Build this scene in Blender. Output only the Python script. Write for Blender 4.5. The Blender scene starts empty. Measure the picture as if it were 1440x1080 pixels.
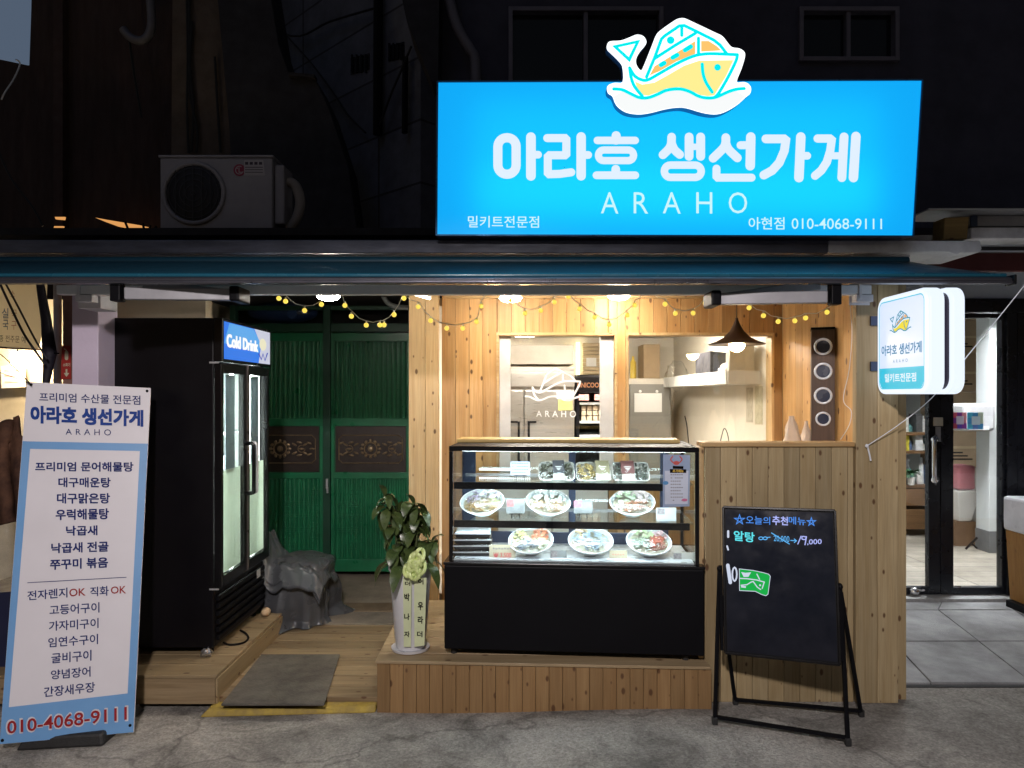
import bpy, bmesh, math, random
from mathutils import Vector, Matrix, noise
R = math.radians
rnd = random.Random(7)
S = bpy.context.scene
COL = S.collection
# ------------------------------------------------------------------ camera, sky, sun, exposure
cam = bpy.data.cameras.new('camera'); camo = bpy.data.objects.new('camera', cam); COL.objects.link(camo)
EYE = Vector((0, 0, 1.55))
camo.location = EYE; camo.rotation_euler = (R(90), 0, 0)
cam.sensor_width = 36; cam.lens = 25.0; cam.shift_y = 15 / 1440
cam.clip_start = .05; cam.clip_end = 300
S.camera = camo
W = bpy.data.worlds.new('World'); S.world = W; W.use_nodes = True
wn = W.node_tree.nodes
sky = wn.new('ShaderNodeTexSky'); sky.sky_type = 'NISHITA'; sky.sun_disc = False
sky.sun_elevation = R(-2.0); sky.sun_rotation = R(200)
W.node_tree.links.new(sky.outputs[0], wn['Background'].inputs[0])
wn['Background'].inputs[1].default_value = 0.15
sl = bpy.data.lights.new('sun', 'SUN'); so = bpy.data.objects.new('sun', sl); COL.objects.link(so)
sl.energy = 0.03; sl.angle = R(15); sl.color = (.3, .45, 1)
so.rotation_euler = (R(50), 0, R(-20))
S.view_settings.view_transform = 'Standard'; S.view_settings.look = 'None'
S.view_settings.exposure = 0.5; S.view_settings.gamma = 1
S.cycles.max_bounces = 8; S.cycles.transparent_max_bounces = 24
S.cycles.diffuse_bounces = 4; S.cycles.glossy_bounces = 4
S.cycles.caustics_reflective = False; S.cycles.caustics_refractive = False
S.cycles.sample_clamp_indirect = 6
# ------------------------------------------------------------------ helpers
def at(px, py, Y):
    return Vector(((px - 720) / 1000 * Y, Y, 1.55 - (py - 555) / 1000 * Y))
def X(px, Y): return (px - 720) / 1000 * Y
def Z(py, Y): return 1.55 - (py - 555) / 1000 * Y
def onplane(a, b, c):
    """plane through three points; returns f(px,py,off) -> the point of that plane, off metres proud towards the viewer"""
    n = (b - a).cross(c - a).normalized()
    if n.dot(EYE - a) < 0: n = -n
    k = (a - EYE).dot(n)
    def f(px, py, off=0):
        d = Vector(((px - 720) / 1000, 1, -(py - 555) / 1000))
        return EYE + d * (k / d.dot(n)) + n * off
    f.n = n
    return f
def smooth(pts, k=6, closed=False):
    P = [Vector(p) for p in pts]; n = len(P); out = []
    rng = range(n if closed else n - 1)
    for i in rng:
        if closed: a, b, c, d = P[i-1], P[i], P[(i+1) % n], P[(i+2) % n]
        else: a, b, c, d = P[max(i-1, 0)], P[i], P[i+1], P[min(i+2, n-1)]
        for j in range(k):
            t = j / k
            out.append(.5 * ((2*b) + (c-a)*t + (2*a-5*b+4*c-d)*t*t + (3*b-a-3*c+d)*t**3))
    if not closed: out.append(P[-1])
    return out
class MB:
    def __init__(s): s.v = []; s.f = []
    def add(s, vs, fs):
        o = len(s.v); s.v += [Vector(p) for p in vs]; s.f += [tuple(i + o for i in q) for q in fs]; return s
    def hexa(s, p):
        return s.add(p, [(0,3,2,1),(4,5,6,7),(0,1,5,4),(1,2,6,5),(2,3,7,6),(3,0,4,7)])
    def box(s, x0, x1, y0, y1, z0, z1):
        return s.hexa([(x0,y0,z0),(x1,y0,z0),(x1,y1,z0),(x0,y1,z0),(x0,y0,z1),(x1,y0,z1),(x1,y1,z1),(x0,y1,z1)])
    def bar(s, a, b, w, h, up=(0,0,1)):
        a = Vector(a); b = Vector(b); d = (b-a).normalized(); u = Vector(up)
        r = d.cross(u).normalized(); u = r.cross(d).normalized()
        q = [a-r*w/2-u*h/2, a+r*w/2-u*h/2, a+r*w/2+u*h/2, a-r*w/2+u*h/2]
        return s.hexa(q + [p + (b-a) for p in q])
    def poly(s, pts): return s.add(pts, [tuple(range(len(pts)))])
    def prism(s, pts, d):
        n = len(pts); d = Vector(d)
        return s.add(list(pts) + [Vector(p) + d for p in pts], [tuple(range(n)), tuple(range(2*n-1, n-1, -1))] + [(i, i+n, (i+1) % n + n, (i+1) % n) for i in range(n)])
    def tube(s, pts, r, n=8, closed=False):
        P = [Vector(p) for p in pts]; m = len(P); rs = r if isinstance(r, (list, tuple)) else [r]*m
        vs = []; up = None
        for i in range(m):
            if closed: d = P[(i+1) % m] - P[i-1]
            else: d = P[min(i+1, m-1)] - P[max(i-1, 0)]
            d.normalize()
            if up is None: up = Vector((0,0,1)) if abs(d.z) < .9 else Vector((1,0,0))
            a = d.cross(up).normalized(); up = a.cross(d).normalized()
            for j in range(n):
                t = 2*math.pi*j/n; vs.append(P[i] + (a*math.cos(t) + up*math.sin(t)) * rs[i])
        fs = []
        for i in range(m if closed else m-1):
            for j in range(n):
                fs.append((i*n+j, i*n+(j+1) % n, ((i+1) % m)*n+(j+1) % n, ((i+1) % m)*n+j))
        if not closed: fs += [tuple(range(n-1, -1, -1)), tuple(range((m-1)*n, m*n))]
        return s.add(vs, fs)
    def lathe(s, prof, M=None, n=32, sx=1, sy=1):
        M = M or Matrix(); vs = []; fs = []; m = len(prof)
        for r, z in prof:
            for j in range(n):
                t = 2*math.pi*j/n; vs.append(M @ Vector((r*math.cos(t)*sx, r*math.sin(t)*sy, z)))
        for i in range(m-1):
            for j in range(n): fs.append((i*n+j, i*n+(j+1) % n, (i+1)*n+(j+1) % n, (i+1)*n+j))
        if prof[0][0] > 0: fs.append(tuple(range(n-1, -1, -1)))
        if prof[-1][0] > 0: fs.append(tuple(range((m-1)*n, m*n)))
        return s.add(vs, fs)
    def ball(s, c, r, nu=12, nv=8, M=None):
        prof = [(max(1e-4, math.sin(math.pi*i/nv)), -math.cos(math.pi*i/nv)) for i in range(nv+1)]
        rr = r if isinstance(r, (tuple, list)) else (r, r, r)
        return s.lathe(prof, Matrix.Translation(c) @ (M or Matrix()) @ Matrix.Diagonal((*rr, 1)), nu)
    def grid(s, fn, nu, nv):
        vs = [fn(i/nu, j/nv) for j in range(nv+1) for i in range(nu+1)]
        return s.add(vs, [(j*(nu+1)+i, j*(nu+1)+i+1, (j+1)*(nu+1)+i+1, (j+1)*(nu+1)+i) for j in range(nv) for i in range(nu)])
    def ribbon(s, pts, w, f, off=0, closed=False, cap=True):
        """a flat stroke of width w along 2-D points, laid on a surface by f(x,y,off)"""
        P = [Vector((p[0], p[1])) for p in pts]; m = len(P); L = []; Rr = []
        for i in range(m):
            a = P[i-1] if (closed or i) else None; b = P[(i+1) % m] if (closed or i < m-1) else None
            d1 = (P[i]-a).normalized() if a is not None else None; d2 = (b-P[i]).normalized() if b is not None else None
            d1 = d1 or d2; d2 = d2 or d1
            n1 = Vector((-d1.y, d1.x)); n2 = Vector((-d2.y, d2.x)); nn = (n1+n2)
            if nn.length < 1e-4: nn = n1
            nn.normalize(); k = w/2/max(.5, nn.dot(n1))
            L.append(P[i]+nn*k); Rr.append(P[i]-nn*k)
        o = len(s.v); s.v += [f(p.x, p.y, off) for p in L] + [f(p.x, p.y, off) for p in Rr]
        for i in range(m if closed else m-1): s.f.append((o+i, o+(i+1) % m, o+m+(i+1) % m, o+m+i))
        if cap and not closed:
            for e, dirn, a0 in ((0, P[0]-P[1], 1), (m-1, P[-1]-P[-2], -1)):
                d = dirn.normalized(); nn = Vector((-d.y, d.x)); arc = []
                for j in range(9):
                    t = math.pi*(j/8) - math.pi/2
                    q = P[e] + d*(w/2*math.cos(t)) + nn*(w/2*math.sin(t)); arc.append(f(q.x, q.y, off))
                s.poly(arc)
        return s
    def disc(s, c, r, f, off=0, n=20, sy=1):
        return s.poly([f(c[0]+r*math.cos(2*math.pi*j/n), c[1]+r*sy*math.sin(2*math.pi*j/n), off) for j in range(n)])
WM = {}
def _link(o, parent):
    COL.objects.link(o)
    if parent is not None: o.parent = parent; WM[o.name] = WM[parent.name]
    else: WM[o.name] = Matrix()
def obj(name, mb, mat, parent=None, bev=0, sm=None, local=False, kind=None, label=None):
    me = bpy.data.meshes.new(name); vs = mb.v
    if parent is not None and not local:
        inv = WM[parent.name].inverted(); vs = [inv @ p for p in vs]
    me.from_pydata([tuple(p) for p in vs], [], mb.f); me.update()
    b = bmesh.new(); b.from_mesh(me); bmesh.ops.recalc_face_normals(b, faces=b.faces); b.to_mesh(me); b.free()
    for m in (mat if isinstance(mat, (list, tuple)) else [mat]): me.materials.append(m)
    if sm is not None:
        me.polygons.foreach_set('use_smooth', [True]*len(me.polygons)); me.set_sharp_from_angle(angle=R(sm))
    o = bpy.data.objects.new(name, me); _link(o, parent)
    if bev:
        md = o.modifiers.new('bevel', 'BEVEL'); md.width = bev; md.segments = 2; md.limit_method = 'ANGLE'; md.angle_limit = R(40); md.harden_normals = False
    if kind: o['kind'] = kind
    if label: o['label'] = label
    return o
def thing(name, label, cat, loc=(0,0,0), rz=0, group=None):
    o = bpy.data.objects.new(name, None); COL.objects.link(o); o.empty_display_size = .1
    o.location = loc; o.rotation_euler = (0, 0, rz); o['label'] = label; o['category'] = cat
    if group: o['group'] = group
    WM[o.name] = Matrix.Translation(loc) @ Matrix.Rotation(rz, 4, 'Z')
    return o
def tag(o, label, cat, group=None):
    o['label'] = label; o['category'] = cat
    if group: o['group'] = group
    return o
_tc = {}
def text2d(body, bold=0, sp=1):
    key = (body, bold, sp)
    if key not in _tc:
        c = bpy.data.curves.new('t', 'FONT'); c.body = body; c.offset = bold; c.resolution_u = 3; c.space_character = sp
        o = bpy.data.objects.new('t', c); COL.objects.link(o)
        dg = bpy.context.evaluated_depsgraph_get(); m = bpy.data.meshes.new_from_object(o.evaluated_get(dg))
        vs = [(p.co.x, p.co.y) for p in m.vertices]; fs = [tuple(p.vertices) for p in m.polygons]
        bpy.data.objects.remove(o); bpy.data.curves.remove(c); bpy.data.meshes.remove(m)
        x0 = min(p[0] for p in vs); x1 = max(p[0] for p in vs); y0 = min(p[1] for p in vs); y1 = max(p[1] for p in vs)
        _tc[key] = ([((x-x0)/(x1-x0), (y-y0)/max(1e-6, y1-y0)) for x, y in vs], fs)
    return _tc[key]
def textq(mb, body, l, r, f, off=.002, bold=0, sp=1):
    """text filling the area between the left edge l=(x,ytop,ybottom) and the right edge r, laid on f"""
    vs, fs = text2d(body, min(bold, .011), sp); h = abs(l[2]-l[1]); e = max(0, bold-.011)*h
    for k, (ex, ey) in enumerate(((-e, -e), (e, -e), (-e, e), (e, e)) if e > 0 else ((0, 0),)):
        out = []
        for u, v in vs:
            x = l[0] + (r[0]-l[0])*u; yt = l[1] + (r[1]-l[1])*u; yb = l[2] + (r[2]-l[2])*u
            out.append(f(x + ex, yb + (yt-yb)*v + ey, off + k*.00012))
        mb.add(out, fs)
    return mb
# ------------------------------------------------------------------ materials
def nt(name):
    m = bpy.data.materials.new(name); m.use_nodes = True; t = m.node_tree
    return m, t, t.nodes['Principled BSDF'], t.nodes, t.links
def _v(n, **k):
    for a, b in k.items(): n.inputs[a.replace('_', ' ')].default_value = b
    return n
def rgb(c): return (*c, 1)
def pbr(name, col, rough=.5, metal=0, var=.15, vs=5, bump=0, bs=60, spec=.5, rv=.1, coat=0, stretch=None, col2=None):
    m, t, b, N, L = nt(name)
    tc = N.new('ShaderNodeTexCoord'); src = tc.outputs['Object']
    if stretch:
        mp = N.new('ShaderNodeMapping'); mp.inputs['Scale'].default_value = stretch; L.new(src, mp.inputs[0]); src = mp.outputs[0]
    n = _v(N.new('ShaderNodeTexNoise'), Scale=vs, Detail=6, Roughness=.65); L.new(src, n.inputs['Vector'])
    r = N.new('ShaderNodeMapRange'); _v(r, From_Min=.3, From_Max=.7); L.new(n.outputs[0], r.inputs[0])
    x = N.new('ShaderNodeMix'); x.data_type = 'RGBA'
    a = col2 or tuple(c*(1-var) for c in col); d = col if col2 else tuple(min(1, c*(1+var)) for c in col)
    x.inputs[6].default_value = rgb(a); x.inputs[7].default_value = rgb(d)
    L.new(r.outputs[0], x.inputs[0]); L.new(x.outputs[2], b.inputs['Base Color'])
    r2 = N.new('ShaderNodeMapRange'); _v(r2, From_Min=.3, From_Max=.7, To_Min=max(0, rough-rv), To_Max=min(1, rough+rv))
    n3 = _v(N.new('ShaderNodeTexNoise'), Scale=vs*2.7, Detail=5); L.new(src, n3.inputs['Vector']); L.new(n3.outputs[0], r2.inputs[0]); L.new(r2.outputs[0], b.inputs['Roughness'])
    b.inputs['Metallic'].default_value = metal; b.inputs['Specular IOR Level'].default_value = spec; b.inputs['Coat Weight'].default_value = coat
    if bump:
        n2 = _v(N.new('ShaderNodeTexNoise'), Scale=bs, Detail=5); L.new(src, n2.inputs['Vector'])
        bp = N.new('ShaderNodeBump'); _v(bp, Strength=bump, Distance=.01); L.new(n2.outputs[0], bp.inputs['Height']); L.new(bp.outputs[0], b.inputs['Normal'])
    return m
def emit(name, col, st=1, gloss=0):
    if st < 3: st /= 2**.5
    m, t, b, N, L = nt(name)
    b.inputs['Base Color'].default_value = (.02, .02, .02, 1); b.inputs['Roughness'].default_value = .35
    b.inputs['Specular IOR Level'].default_value = gloss
    b.inputs['Emission Color'].default_value = rgb(col); b.inputs['Emission Strength'].default_value = st
    return m
def wood(name, c1, c2, axis=2, knot=(.10, .045, .02), rough=.5, pl=.22, kn=1.0):
    m, t, b, N, L = nt(name)
    tc = N.new('ShaderNodeTexCoord'); ge = N.new('ShaderNodeNewGeometry')
    mul = N.new('ShaderNodeVectorMath'); mul.operation = 'SCALE'; mul.inputs[0].default_value = (37, 53, 71); L.new(ge.outputs['Random Per Island'], mul.inputs['Scale'])
    ad = N.new('ShaderNodeVectorMath'); ad.operation = 'ADD'; L.new(tc.outputs['Object'], ad.inputs[0]); L.new(mul.outputs[0], ad.inputs[1])
    def mapped(sc_across, sc_along):
        mp = N.new('ShaderNodeMapping'); s = [sc_across]*3; s[axis] = sc_along; mp.inputs['Scale'].default_value = s; L.new(ad.outputs[0], mp.inputs[0]); return mp.outputs[0]
    n1 = _v(N.new('ShaderNodeTexNoise'), Scale=1, Detail=7, Roughness=.6, Distortion=.7); L.new(mapped(26, 1.6), n1.inputs['Vector'])
    n2 = _v(N.new('ShaderNodeTexNoise'), Scale=1, Detail=4); L.new(mapped(220, 5), n2.inputs['Vector'])
    n4 = _v(N.new('ShaderNodeTexNoise'), Scale=1, Detail=3); L.new(mapped(3, 1.2), n4.inputs['Vector'])
    r = N.new('ShaderNodeMapRange'); _v(r, From_Min=.33, From_Max=.68); L.new(n1.outputs[0], r.inputs[0])
    x = N.new('ShaderNodeMix'); x.data_type = 'RGBA'; x.inputs[6].default_value = rgb(c1); x.inputs[7].default_value = rgb(c2); L.new(r.outputs[0], x.inputs[0])
    # plank to plank tone and fine pores
    r3 = N.new('ShaderNodeMapRange'); _v(r3, To_Min=1-pl, To_Max=1+pl*.6); L.new(ge.outputs['Random Per Island'], r3.inputs[0])
    r4 = N.new('ShaderNodeMapRange'); _v(r4, From_Min=.3, From_Max=.7, To_Min=.86, To_Max=1.06); L.new(n2.outputs[0], r4.inputs[0])
    r5 = N.new('ShaderNodeMapRange'); _v(r5, From_Min=.3, From_Max=.7, To_Min=.85, To_Max=1.1); L.new(n4.outputs[0], r5.inputs[0])
    mm = N.new('ShaderNodeMath'); mm.operation = 'MULTIPLY'; L.new(r3.outputs[0], mm.inputs[0]); L.new(r4.outputs[0], mm.inputs[1])
    mm2 = N.new('ShaderNodeMath'); mm2.operation = 'MULTIPLY'; L.new(mm.outputs[0], mm2.inputs[0]); L.new(r5.outputs[0], mm2.inputs[1])
    sc = N.new('ShaderNodeVectorMath'); sc.operation = 'SCALE'; L.new(x.outputs[2], sc.inputs[0]); L.new(mm2.outputs[0], sc.inputs['Scale'])
    # knots
    vo = N.new('ShaderNodeTexVoronoi'); _v(vo, Scale=1, Randomness=1); sx_ = N.new('ShaderNodeSeparateXYZ'); L.new(ad.outputs[0], sx_.inputs[0]); oth = [i for i in range(3) if i != axis]
    sm_ = N.new('ShaderNodeMath'); sm_.operation = 'ADD'; L.new(sx_.outputs[oth[0]], sm_.inputs[0]); L.new(sx_.outputs[oth[1]], sm_.inputs[1])
    cb = N.new('ShaderNodeCombineXYZ'); L.new(sm_.outputs[0], cb.inputs[0]); L.new(sx_.outputs[axis], cb.inputs[1])
    m3 = N.new('ShaderNodeVectorMath'); m3.operation = 'MULTIPLY'; m3.inputs[1].default_value = (15, 8, 0); L.new(cb.outputs[0], m3.inputs[0])
    vo.voronoi_dimensions = '2D'; L.new(m3.outputs[0], vo.inputs['Vector'])
    sp = N.new('ShaderNodeSeparateColor'); L.new(vo.outputs['Color'], sp.inputs[0])
    gt = N.new('ShaderNodeMapRange'); _v(gt, From_Min=.45, From_Max=1, To_Min=0, To_Max=.14); L.new(sp.outputs[0], gt.inputs[0])
    su = N.new('ShaderNodeMath'); su.operation = 'SUBTRACT'; L.new(gt.outputs[0], su.inputs[0]); L.new(vo.outputs['Distance'], su.inputs[1])
    kr = N.new('ShaderNodeMapRange'); _v(kr, From_Min=-.035, From_Max=.03, To_Max=.92*kn); L.new(su.outputs[0], kr.inputs[0])
    gg = N.new('ShaderNodeMath'); gg.operation = 'GREATER_THAN'; gg.inputs[1].default_value = .52; L.new(sp.outputs[0], gg.inputs[0])
    km = N.new('ShaderNodeMath'); km.operation = 'MULTIPLY'; L.new(kr.outputs[0], km.inputs[0]); L.new(gg.outputs[0], km.inputs[1])
    y = N.new('ShaderNodeMix'); y.data_type = 'RGBA'; L.new(km.outputs[0], y.inputs[0]); L.new(sc.outputs[0], y.inputs[6]); y.inputs[7].default_value = rgb(knot)
    L.new(y.outputs[2], b.inputs['Base Color']); b.inputs['Roughness'].default_value = rough; b.inputs['Specular IOR Level'].default_value = .35
    bp = N.new('ShaderNodeBump'); _v(bp, Strength=.25, Distance=.002); L.new(n1.outputs[0], bp.inputs['Height']); L.new(bp.outputs[0], b.inputs['Normal'])
    return m
def glass(name, tint=(1, 1, 1), base=.05, k=.9, rough=0.0):
    m, t, b, N, L = nt(name); N.remove(b); out = N['Material Output']
    lw = N.new('ShaderNodeLayerWeight'); lw.inputs[0].default_value = .5
    pw = N.new('ShaderNodeMath'); pw.operation = 'POWER'; pw.inputs[1].default_value = 5; L.new(lw.outputs['Facing'], pw.inputs[0])
    ma = N.new('ShaderNodeMath'); ma.operation = 'MULTIPLY_ADD'; ma.inputs[1].default_value = k; ma.inputs[2].default_value = base; L.new(pw.outputs[0], ma.inputs[0])
    tr = N.new('ShaderNodeBsdfTransparent'); tr.inputs[0].default_value = rgb(tint)
    gl = N.new('ShaderNodeBsdfGlossy'); gl.inputs['Roughness'].default_value = rough
    mx = N.new('ShaderNodeMixShader'); L.new(ma.outputs[0], mx.inputs[0]); L.new(tr.outputs[0], mx.inputs[1]); L.new(gl.outputs[0], mx.inputs[2]); L.new(mx.outputs[0], out.inputs[0])
    return m
def asphalt():
    m, t, b, N, L = nt('asphalt'); tc = N.new('ShaderNodeTexCoord'); o = tc.outputs['Object']
    def ns(sc, d, r=.6, di=0): n = _v(N.new('ShaderNodeTexNoise'), Scale=sc, Detail=d, Roughness=r, Distortion=di); L.new(o, n.inputs['Vector']); return n.outputs[0]
    def rng(src, a, b_, c, d): r = N.new('ShaderNodeMapRange'); _v(r, From_Min=a, From_Max=b_, To_Min=c, To_Max=d); L.new(src, r.inputs[0]); return r.outputs[0]
    def mul(a, b_): k = N.new('ShaderNodeMath'); k.operation = 'MULTIPLY'; L.new(a, k.inputs[0]); L.new(b_, k.inputs[1]); return k.outputs[0]
    big = rng(ns(1.1, 5, .55, .4), .35, .65, .72, 1.12); stain = rng(ns(2.6, 9, .74, 1.0), .32, .56, .45, 1.0); grit = rng(ns(85, 4, .75), .33, .67, .72, 1.28)
    vo = _v(N.new('ShaderNodeTexVoronoi'), Scale=75); L.new(o, vo.inputs['Vector']); sp = N.new('ShaderNodeSeparateColor'); L.new(vo.outputs['Color'], sp.inputs[0])
    peb = rng(sp.outputs[0], .0, 1, .86, 1.14)
    wv = N.new('ShaderNodeVectorMath'); wv.operation = 'MULTIPLY_ADD'; n2 = _v(N.new('ShaderNodeTexNoise'), Scale=3, Detail=6); L.new(o, n2.inputs['Vector']); L.new(n2.outputs['Color'], wv.inputs[0]); wv.inputs[1].default_value = (.5, .5, .5); L.new(o, wv.inputs[2])
    cr = _v(N.new('ShaderNodeTexVoronoi'), Scale=.5); cr.feature = 'DISTANCE_TO_EDGE'; L.new(wv.outputs[0], cr.inputs['Vector']); crack = rng(cr.outputs['Distance'], .0, .008, .62, 1)
    f = mul(mul(mul(big, stain), mul(grit, peb)), crack)
    sc = N.new('ShaderNodeVectorMath'); sc.operation = 'SCALE'; sc.inputs[0].default_value = (.42, .395, .355); L.new(f, sc.inputs['Scale']); L.new(sc.outputs[0], b.inputs['Base Color'])
    b.inputs['Roughness'].default_value = .8; b.inputs['Specular IOR Level'].default_value = .3
    ad = N.new('ShaderNodeMath'); ad.operation = 'ADD'; L.new(grit, ad.inputs[0]); L.new(mul(stain, crack), ad.inputs[1])
    bp = N.new('ShaderNodeBump'); _v(bp, Strength=.8, Distance=.008); L.new(ad.outputs[0], bp.inputs['Height']); L.new(bp.outputs[0], b.inputs['Normal'])
    return m
def tiles(name, c, mortar, sx, sy, axis=1, msize=.012, rough=.6, var=.2, bump=.4):
    m, t, b, N, L = nt(name); tc = N.new('ShaderNodeTexCoord'); mp = N.new('ShaderNodeMapping'); L.new(tc.outputs['Object'], mp.inputs[0])
    if axis == 1: mp.inputs['Rotation'].default_value = (R(-90), 0, 0)
    br = N.new('ShaderNodeTexBrick'); br.offset = 0; _v(br, Scale=1, Mortar_Size=msize, Brick_Width=sx, Row_Height=sy, Bias=0)
    br.inputs['Color1'].default_value = rgb(tuple(x*(1-var) for x in c)); br.inputs['Color2'].default_value = rgb(tuple(x*(1+var) for x in c)); br.inputs['Mortar'].default_value = rgb(mortar)
    L.new(mp.outputs[0], br.inputs[0])
    n = _v(N.new('ShaderNodeTexNoise'), Scale=4, Detail=8, Roughness=.7); L.new(tc.outputs['Object'], n.inputs['Vector'])
    r = N.new('ShaderNodeMapRange'); _v(r, From_Min=.3, From_Max=.7, To_Min=.6, To_Max=1.2); L.new(n.outputs[0], r.inputs[0])
    sc = N.new('ShaderNodeVectorMath'); sc.operation = 'SCALE'; L.new(br.outputs[0], sc.inputs[0]); L.new(r.outputs[0], sc.inputs['Scale']); L.new(sc.outputs[0], b.inputs['Base Color'])
    b.inputs['Roughness'].default_value = rough
    bp = N.new('ShaderNodeBump'); _v(bp, Strength=bump, Distance=.006); bp.invert = True; L.new(br.outputs['Fac'], bp.inputs['Height']); L.new(bp.outputs[0], b.inputs['Normal'])
    return m
PINE = wood('pine_cladding', (.60, .37, .16), (.47, .25, .085), 2, pl=.34)
PINEP = wood('pale_pine', (.66, .47, .25), (.55, .35, .155), 2)
PINEW = wood('weathered_pine', (.47, .37, .215), (.35, .255, .13), 2, pl=.3)
PINEX = wood('pine_across', (.60, .42, .21), (.48, .29, .12), 0)
PINEY = wood('pine_lengthways', (.60, .42, .21), (.48, .29, .12), 1)
DECK = wood('deck_planks', (.34, .25, .145), (.23, .16, .085), 0, pl=.3, rough=.6)
BLACK = pbr('black_steel', (.0035, .0035, .005), .5, 0, .15, 4, .03, 200, spec=.13, rv=.03)
BLACKG = pbr('black_gloss', (.004, .004, .005), .25, 0, .1, 3, rv=.03, spec=.3)
DARKBLUE = pbr('dark_navy_frame', (.03, .045, .09), .35, .3)
RUBBER = pbr('black_rubber', (.02, .02, .02), .6, 0, .3, 20, .2, 150)
WHITEP = pbr('white_paint', (.72, .70, .66), .5, 0, .06, 3)
CREAM = pbr('cream_wall', (.62, .53, .40), .7, 0, .12, 2, .1, 80)
LAV = pbr('lilac_lit_white', (.58, .50, .62), .6, 0, .08, 2, .08, 60)  # white paint with the purple glow from the left put into its colour
STEEL = pbr('brushed_steel', (.40, .375, .345), .35, .85, .06, 3, .06, 80, stretch=(1, 1, 30))
ALU = pbr('aluminium', (.55, .56, .58), .38, .6, .08, 6)
GREYALU = pbr('grey_powder_coat', (.66, .68, .71), .45, .0, .08, 6)
WIN = glass('window_glass', (.96, .97, .97), .045, .9)
CASEG = glass('showcase_glass', (.95, .98, .98), .03, .75)
FILM = glass('clear_film', (.97, .98, .98), .07, .8, .05)
_t = FILM.node_tree; _g = [n for n in _t.nodes if n.type == 'BSDF_GLOSSY'][0]; _n = _v(_t.nodes.new('ShaderNodeTexNoise'), Scale=26, Detail=3, Distortion=1.2); _c = _t.nodes.new('ShaderNodeTexCoord'); _b = _t.nodes.new('ShaderNodeBump'); _v(_b, Strength=.5, Distance=.012)
_t.links.new(_c.outputs['Object'], _n.inputs['Vector']); _t.links.new(_n.outputs[0], _b.inputs['Height']); _t.links.new(_b.outputs[0], _g.inputs['Normal'])
# ------------------------------------------------------------------ ground and floors
def gz(x):
    t = min(1, max(0, (x + .55) / 1.5)); return .05 * t*t*(3-2*t)
m = MB(); xs = [-40, -12, -6, -4] + [-3 + .1*i for i in range(71)] + [5, 7, 12, 40]
ys = [-40, -10, -3, 0, 1, 2] + [2.5 + .1*i for i in range(16)] + [5, 8, 15, 40]
for y in ys:
    for x in xs: m.v.append(Vector((x, y, gz(x))))
nx = len(xs)
m.f = [(j*nx+i, j*nx+i+1, (j+1)*nx+i+1, (j+1)*nx+i) for j in range(len(ys)-1) for i in range(nx-1)]
obj('street', m, asphalt(), kind='structure', sm=60)
YEL = pbr('worn_yellow_paint', (.50, .36, .055), .7, 0, .3, 14, .3, 90, col2=(.24, .17, .06))
m = MB().hexa([(-1.5, 3.41, 0), (-.665, 3.46, 0), (-.665, 3.56, 0), (-1.5, 3.56, 0), (-1.47, 3.425, .03), (-.665, 3.475, .03), (-.665, 3.56, .03), (-1.47, 3.56, .03)])
obj('yellow_kerb', m, YEL, kind='structure', bev=.008)
CONC = pbr('dark_concrete', (.25, .21, .165), .85, 0, .35, 3, .4, 60)
obj('passage_floor', MB().box(-2.9, -.66, 4.62, 7, .0, .062), CONC, kind='structure')
t = thing('wooden_deck', 'low deck of brown planks leading to the green gate', 'deck', (-1.05, 3.52, 0))
m = MB(); y = 3.52; i = 0
while y < 4.75:
    w = .135
    m.box(-1.449, -.665, y, y+w-.009, .02, .055 + rnd.uniform(-.0025, .0025)); y += w
obj('deck_board', m, DECK, t, bev=.003)
obj('end_board', MB().box(-1.449, -.665, y + .002, y+.2, .02, .068), pbr('old_plywood', (.17, .12, .075), .8, 0, .3, 6, .2), t, bev=.004)
# paving at the neighbour's entrance
PAV = pbr('grey_rubber_tile', (.30, .305, .31), .85, 0, .4, 3, .5, 160)
t = thing('rubber_paving', 'grey rubber paving squares in front of the glass door', 'paving', (3.0, 4.4, .05))
m = MB()
a0 = Vector((2.16, 3.66)); ux = Vector((.52, .0)); uy = Vector((.13, .62))
for i in range(-1, 5):
    for j in range(3):
        p = a0 + ux*i + uy*j
        if i == -1 and p.x + .55 < 1.96: continue
        g = .006
        q = [p + ux*.006 + uy*.01, p + ux*.992 + uy*.01, p + ux*.992 + uy*.99, p + ux*.006 + uy*.99]
        q = [Vector((max(1.962, c.x), min(c.y, 5.08), 0)) for c in q]
        m.hexa([(c.x, c.y, .04) for c in q] + [(c.x, c.y, .068 + rnd.uniform(-.002, .002)) for c in q])
obj('rubber_tile', m, PAV, t, bev=.003)
obj('entrance_step', MB().box(1.96, 6, 3.64, 5.12, .0, .056), pbr('step_concrete', (.045, .045, .047), .8, 0, .3, 4, .3), kind='structure')
obj('door_sill_floor', MB().box(1.96, 6, 5.10, 5.3, .0, .085), pbr('pale_granite', (.34, .35, .35), .6, 0, .2, 30, .1), kind='structure')
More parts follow.
